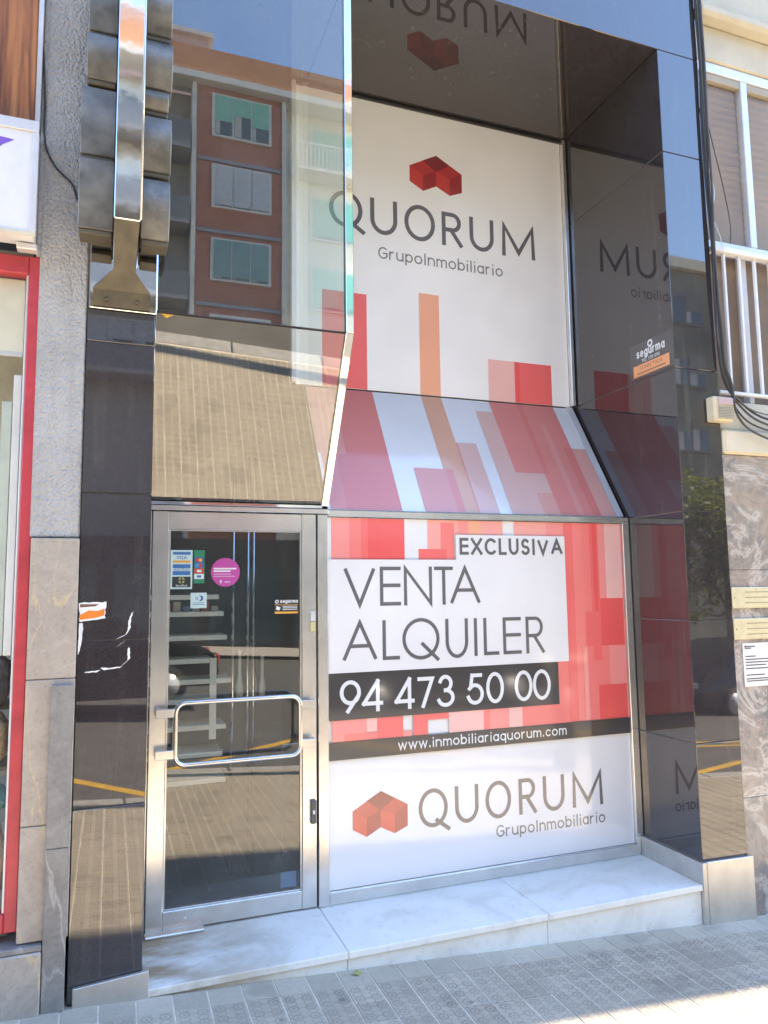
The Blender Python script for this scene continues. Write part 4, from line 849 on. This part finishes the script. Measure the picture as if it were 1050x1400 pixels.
for k, (z0, z1, mt, sh) in enumerate(((18.75, 20.45, GRNSH, .45), (15.95, 17.65, GREYSH, .98), (13.1, 14.75, simple('teal_shutter', (.14, .26, .26), .5), .95), (10.2, 11.8, GREYSH, .5), (7.3, 8.9, GREYSH, .3))):
    far_window(3.0, 5.25, z0, z1, YO+.001, mt, ob, 3, sh)
    box('band', 2.49, 5.615, YO+.0005, YO+.08, z0-1.0, z0-.86, simple('grey_band', (.24, .24, .27), .8), ob, 0)
for z0 in (18.2, 15.3, 12.4, 9.5):
    far_window(6.9, 9.3, z0+.2, z0+2.0, YO-.499, GRNSH, ob, 2, .95); far_window(-1.5, 1.4, z0+.1, z0+2.1, YO-.899, GREYSH, ob, 3, .4)
    if z0 > 18:
        bal = box('balcony', 6.2, 10, YO-.48, YO+.4, z0-.25, z0-.1, LTST, ob, 0)
        for q in range(24): box('railing_bar', 6.25+.16*q, 6.28+.16*q, YO+.33, YO+.36, z0-.0995, z0+.85, WHITEPAINT, bal, 0)
        box('railing_top', 6.2, 10, YO+.32, YO+.37, z0+.8505, z0+.9, WHITEPAINT, bal, 0)
    bal = box('balcony', -6, 2.2, YO-.88, YO+.3, z0-.25, z0-.1, simple('dull_slab', (.25, .24, .24), .8), ob, 0)
    box('balcony_front', -6, 2.2, YO+.2, YO+.28, z0-.0995, z0+.8, simple('dull_front', (.14, .14, .15), .6), bal, 0)
sf2 = box('shop_front', -7, 13, YO-.3, YO+.5, -1.5, 3.6, simple('dark_shopfront', (.05, .045, .045), .3), ob, 0)
for k in range(6): box('shop_pane', -6.5+3.2*k, -3.8+3.2*k, YO+.5005, YO+.52, -.2, 2.6, OGL, sf2, 0)
pb = thing('pink_building', 'pale pink rooftop block rising behind the brick parapet in the reflection', 'building', (0, -27, 20))
box('wall', -4, 3.1, -31, -26.2, 12, 24.6, brick_mat('pink_brick', (.62, .42, .38), (.58, .40, .36), (.5, .4, .36)), pb, 0); box('roof', -4.2, 3.3, -31.2, -26.0, 24.6, 24.8, LTST, pb, 0)
nb = thing('cream_building', 'cream block further up the street mirrored in the right granite pillar', 'building', (28, YO, 0))
box('wall', 13.2, 44, YO-9, YO, -4, 16.6, simple('green_grey_wall', (.17, .165, .12), .8, 0, .6, .35), nb, 0); box('roof', 13, 44.2, YO-9.2, YO+.3, 16.6, 17.1, CREAM, nb, 0)
for i in range(6):
    for z0 in (1.6, 4.7, 7.8, 10.9, 13.9): far_window(15+4.4*i, 17.2+4.4*i, z0, z0+1.6, YO+.001, simple('dim_shutter', (.13, .13, .11), .6), nb, 2, .4, simple('dim_frame', (.15, .145, .115), .7))
lb = thing('grey_building', 'grey block down the street on the far side', 'building', (-22, YO, 0))
box('wall', -44, -7.2, YO-9, YO, -3, 15, simple('grey_far', (.42, .38, .33), .8), lb, 0); box('roof', -44.2, -7.1, YO-9.2, YO+.3, 15, 15.5, LTST, lb, 0)
for i in range(4):
    for z0 in (4.7, 7.8, 10.9): far_window(-20+3.2*i, -18.2+3.2*i, z0, z0+1.6, YO+.001, GREYSH, lb, 2, .4)
# trees
def leaf_mat(name, col):
    m, n, l, b = newmat(name); setp(b, col, .5)
    tl_ = n.new('ShaderNodeBsdfTranslucent'); tl_.inputs[0].default_value = (col[0]*1.6, col[1]*1.6, col[2]*.8, 1)
    mx = n.new('ShaderNodeMixShader'); mx.inputs[0].default_value = .5; l.new(b.outputs[0], mx.inputs[1]); l.new(tl_.outputs[0], mx.inputs[2]); l.new(mx.outputs[0], n['Material Output'].inputs[0])
    return m
LEAF = [leaf_mat('leaf_a', (.11, .14, .025)), leaf_mat('leaf_b', (.17, .18, .04)), leaf_mat('leaf_c', (.07, .10, .02))]
BARK = simple('bark', (.16, .13, .10), .9, 0, .3, 20, .2, .8, 50)
def tree(x, y, h, cz, cr, label, seed, n=5200):
    rnd = random.Random(seed); g = GZ(x)
    t = thing('street_tree', label, 'tree', (x, y, g), 'street trees')
    tr_ = tube('trunk', smoothpath([(x, y, g-.1), (x+.03, y, g+h*.25), (x-.04, y+.03, g+h*.5), (x, y, g+h*.8)], 4), [.13-.007*k for k in range(13)], BARK, t, 10)
    lobes = [(Vector((x+rnd.uniform(-1, 1)*cr*.65, y+rnd.uniform(-1, 1)*cr*.65, cz+rnd.uniform(-1, 1)*cr*.7)), rnd.uniform(.32, .55)*cr) for _ in range(16)]
    for c, r in lobes[:8]: tube('limb', smoothpath([(x, y, g+h*.42), (x+(c.x-x)*.4, y+(c.y-y)*.4, c.z-.5*r-.2), c], 3), [.055, .05, .045, .038, .03, .02, .012], BARK, tr_, 6)
    V = []; Fc = []; fm = []
    for _ in range(n):
        c, r = rnd.choice(lobes); d = Vector((rnd.gauss(0, 1), rnd.gauss(0, 1), rnd.gauss(0, 1))).normalized(); p = c+d*r*rnd.uniform(.55, 1.05)**.6
        a = Vector((rnd.gauss(0, 1), rnd.gauss(0, 1), rnd.gauss(0, .7))).normalized(); b = a.cross(Vector((rnd.gauss(0, 1), rnd.gauss(0, 1), rnd.gauss(0, 1)))).normalized(); s = rnd.uniform(.07, .14)
        k = len(V); V += [p-a*s, p+b*s*.45, p+a*s, p-b*s*.45]; Fc.append((k, k+1, k+2, k+3)); fm.append(rnd.choice((0, 0, 1, 1, 2)))
    mesh('crown', V, Fc, None, t, False, LEAF, fm)
tree(20.2, -17.4, 4.9, 3.0, 2.5, 'leafy street tree mirrored in the right granite pillar', 11, 11000)
tree(-3.1, -17.8, 6.2, 4.6, 1.7, 'leafy street tree across the road, mirrored in the left granite pillar', 12)
tree(-9.5, -17.8, 6.2, 5.0, 2.0, 'leafy street tree further down the far pavement', 13)
# lamp post whose shadow lies along the kerb
lp = thing('lamp_post', 'tall slim street lamp post by the kerb, out to the right', 'street lamp', (4.6, -3.22, GZ(4.6)))
PST = simple('post_grey', (.14, .15, .15), .5, .4)
tube('post', [(4.6, -3.22, GZ(4.6)), (4.6, -3.22, 2.0), (4.6, -3.22, 7.6)], [.09, .075, .05], PST, lp, 14); tube('base', [(4.6, -3.22, GZ(4.6)), (4.6, -3.22, .55)], [.13, .11], PST, lp, 14)
tube('arm', smoothpath([(4.6, -3.22, 7.55), (4.6, -3.6, 7.95), (4.6, -4.4, 8.05)]), .035, PST, lp, 8); box('lamp_head', 4.48, 4.72, -5.0, -4.38, 7.98, 8.12, PST, lp, .03)
# parked cars
def car(x, y, col, label, seed):
    g = GZ(x)-.125; t = thing('parked_car', label, 'car', (x, y, g), 'cars parked on the far side of the road')
    PT = simple('paint_%d' % seed, col, .18, .3, .05, 2); CG = simple('car_glass', (.02, .025, .03), .05); TY = simple('tyre', (.02, .02, .02), .8); HL = simple('headlight', (.7, .7, .68), .1, .5)
    prof = [(-2.1, .28), (-2.15, .55), (-2.1, .78), (-1.95, .92), (-1.55, .98), (-1.15, 1.36), (-.75, 1.46), (.25, 1.47), (.75, 1.36), (1.25, .99), (1.75, .92), (2.08, .78), (2.15, .52), (2.1, .28)]
    secs = [(-.86, .90, .80), (-.80, 1.0, .95), (-.4, 1.0, 1.0), (.4, 1.0, 1.0), (.80, 1.0, .95), (.86, .90, .80)]
    V = []; n = len(prof)
    for yy, kx, kz in secs:
        for px, pz in prof:
            cab = max(0, pz-.95); V.append((x+px*(.985 if abs(yy) > .82 else 1), y+yy*(1-.42*cab) if abs(yy) > .5 else y+yy, g+pz if pz < .95 else g+.95+(pz-.95)*(kz if abs(yy) > .82 else 1)))
    Fc = [(a*n+k, a*n+(k+1) % n, (a+1)*n+(k+1) % n, (a+1)*n+k) for a in range(len(secs)-1) for k in range(n)]+[tuple(range(n)), tuple(range((len(secs)-1)*n+n-1, (len(secs)-1)*n-1, -1))]
    bd = mesh('body', V, Fc, PT, t, False)
    for s in (-1, 1):
        yw = y+s*.872
        for pts in ([(-1.42, 1.0), (-1.12, 1.30), (-.40, 1.36), (-.40, 1.0)], [(-.34, 1.0), (-.34, 1.36), (.28, 1.37), (.66, 1.28), (1.02, 1.0)]):
            V = [(x+a, yw-s*.34*(b-.95)*.86, g+b) for a, b in pts]; mesh('side_window', V+[(a, b-s*.03, c) for a, b, c in V], [tuple(range(len(V))), tuple(range(2*len(V)-1, len(V)-1, -1))]+[(k, (k+1) % len(V), len(V)+(k+1) % len(V), len(V)+k) for k in range(len(V))], CG, t)
        for wx in (-1.32, 1.32):
            w = tube('wheel', [(x+wx, y+s*.70, g+.31), (x+wx, y+s*.885, g+.31)], .31, TY, t, 20); tube('rim', [(x+wx, y+s*.886, g+.31), (x+wx, y+s*.895, g+.31)], .20, ALU, w, 14)
        box('headlight', x-2.17, x-2.02, y+s*.62-.17, y+s*.62+.17, g+.60, g+.74, HL, t, .03); box('tail_light', x+2.03, x+2.17, y+s*.66-.12, y+s*.66+.12, g+.60, g+.78, REDP, t, .03)
    for a, b in (((-1.50, 1.0), (-1.17, 1.33)), ((1.20, 1.02), (.79, 1.345))):
        dx = -.012 if a[0] < 0 else .012
        mesh('windscreen', [(x+a[0]+dx, y-.68, g+a[1]+.012), (x+a[0]+dx, y+.68, g+a[1]+.012), (x+b[0]+dx, y+.58, g+b[1]+.012), (x+b[0]+dx, y-.58, g+b[1]+.012)], [(0, 1, 2, 3)], CG, t)
for k, (x, col, lab) in enumerate(((12.6, (.02, .022, .03), 'dark parked car mirrored low in the right granite pillar'), (5.6, (.05, .05, .055), 'grey parked car across the road in line with the door'), (-.6, (.018, .018, .02), 'black parked car across the road facing the black pillar'), (-6.4, (.20, .20, .21), 'silver parked car farthest to the left across the road'))): car(x, -9.3, col, lab, k)
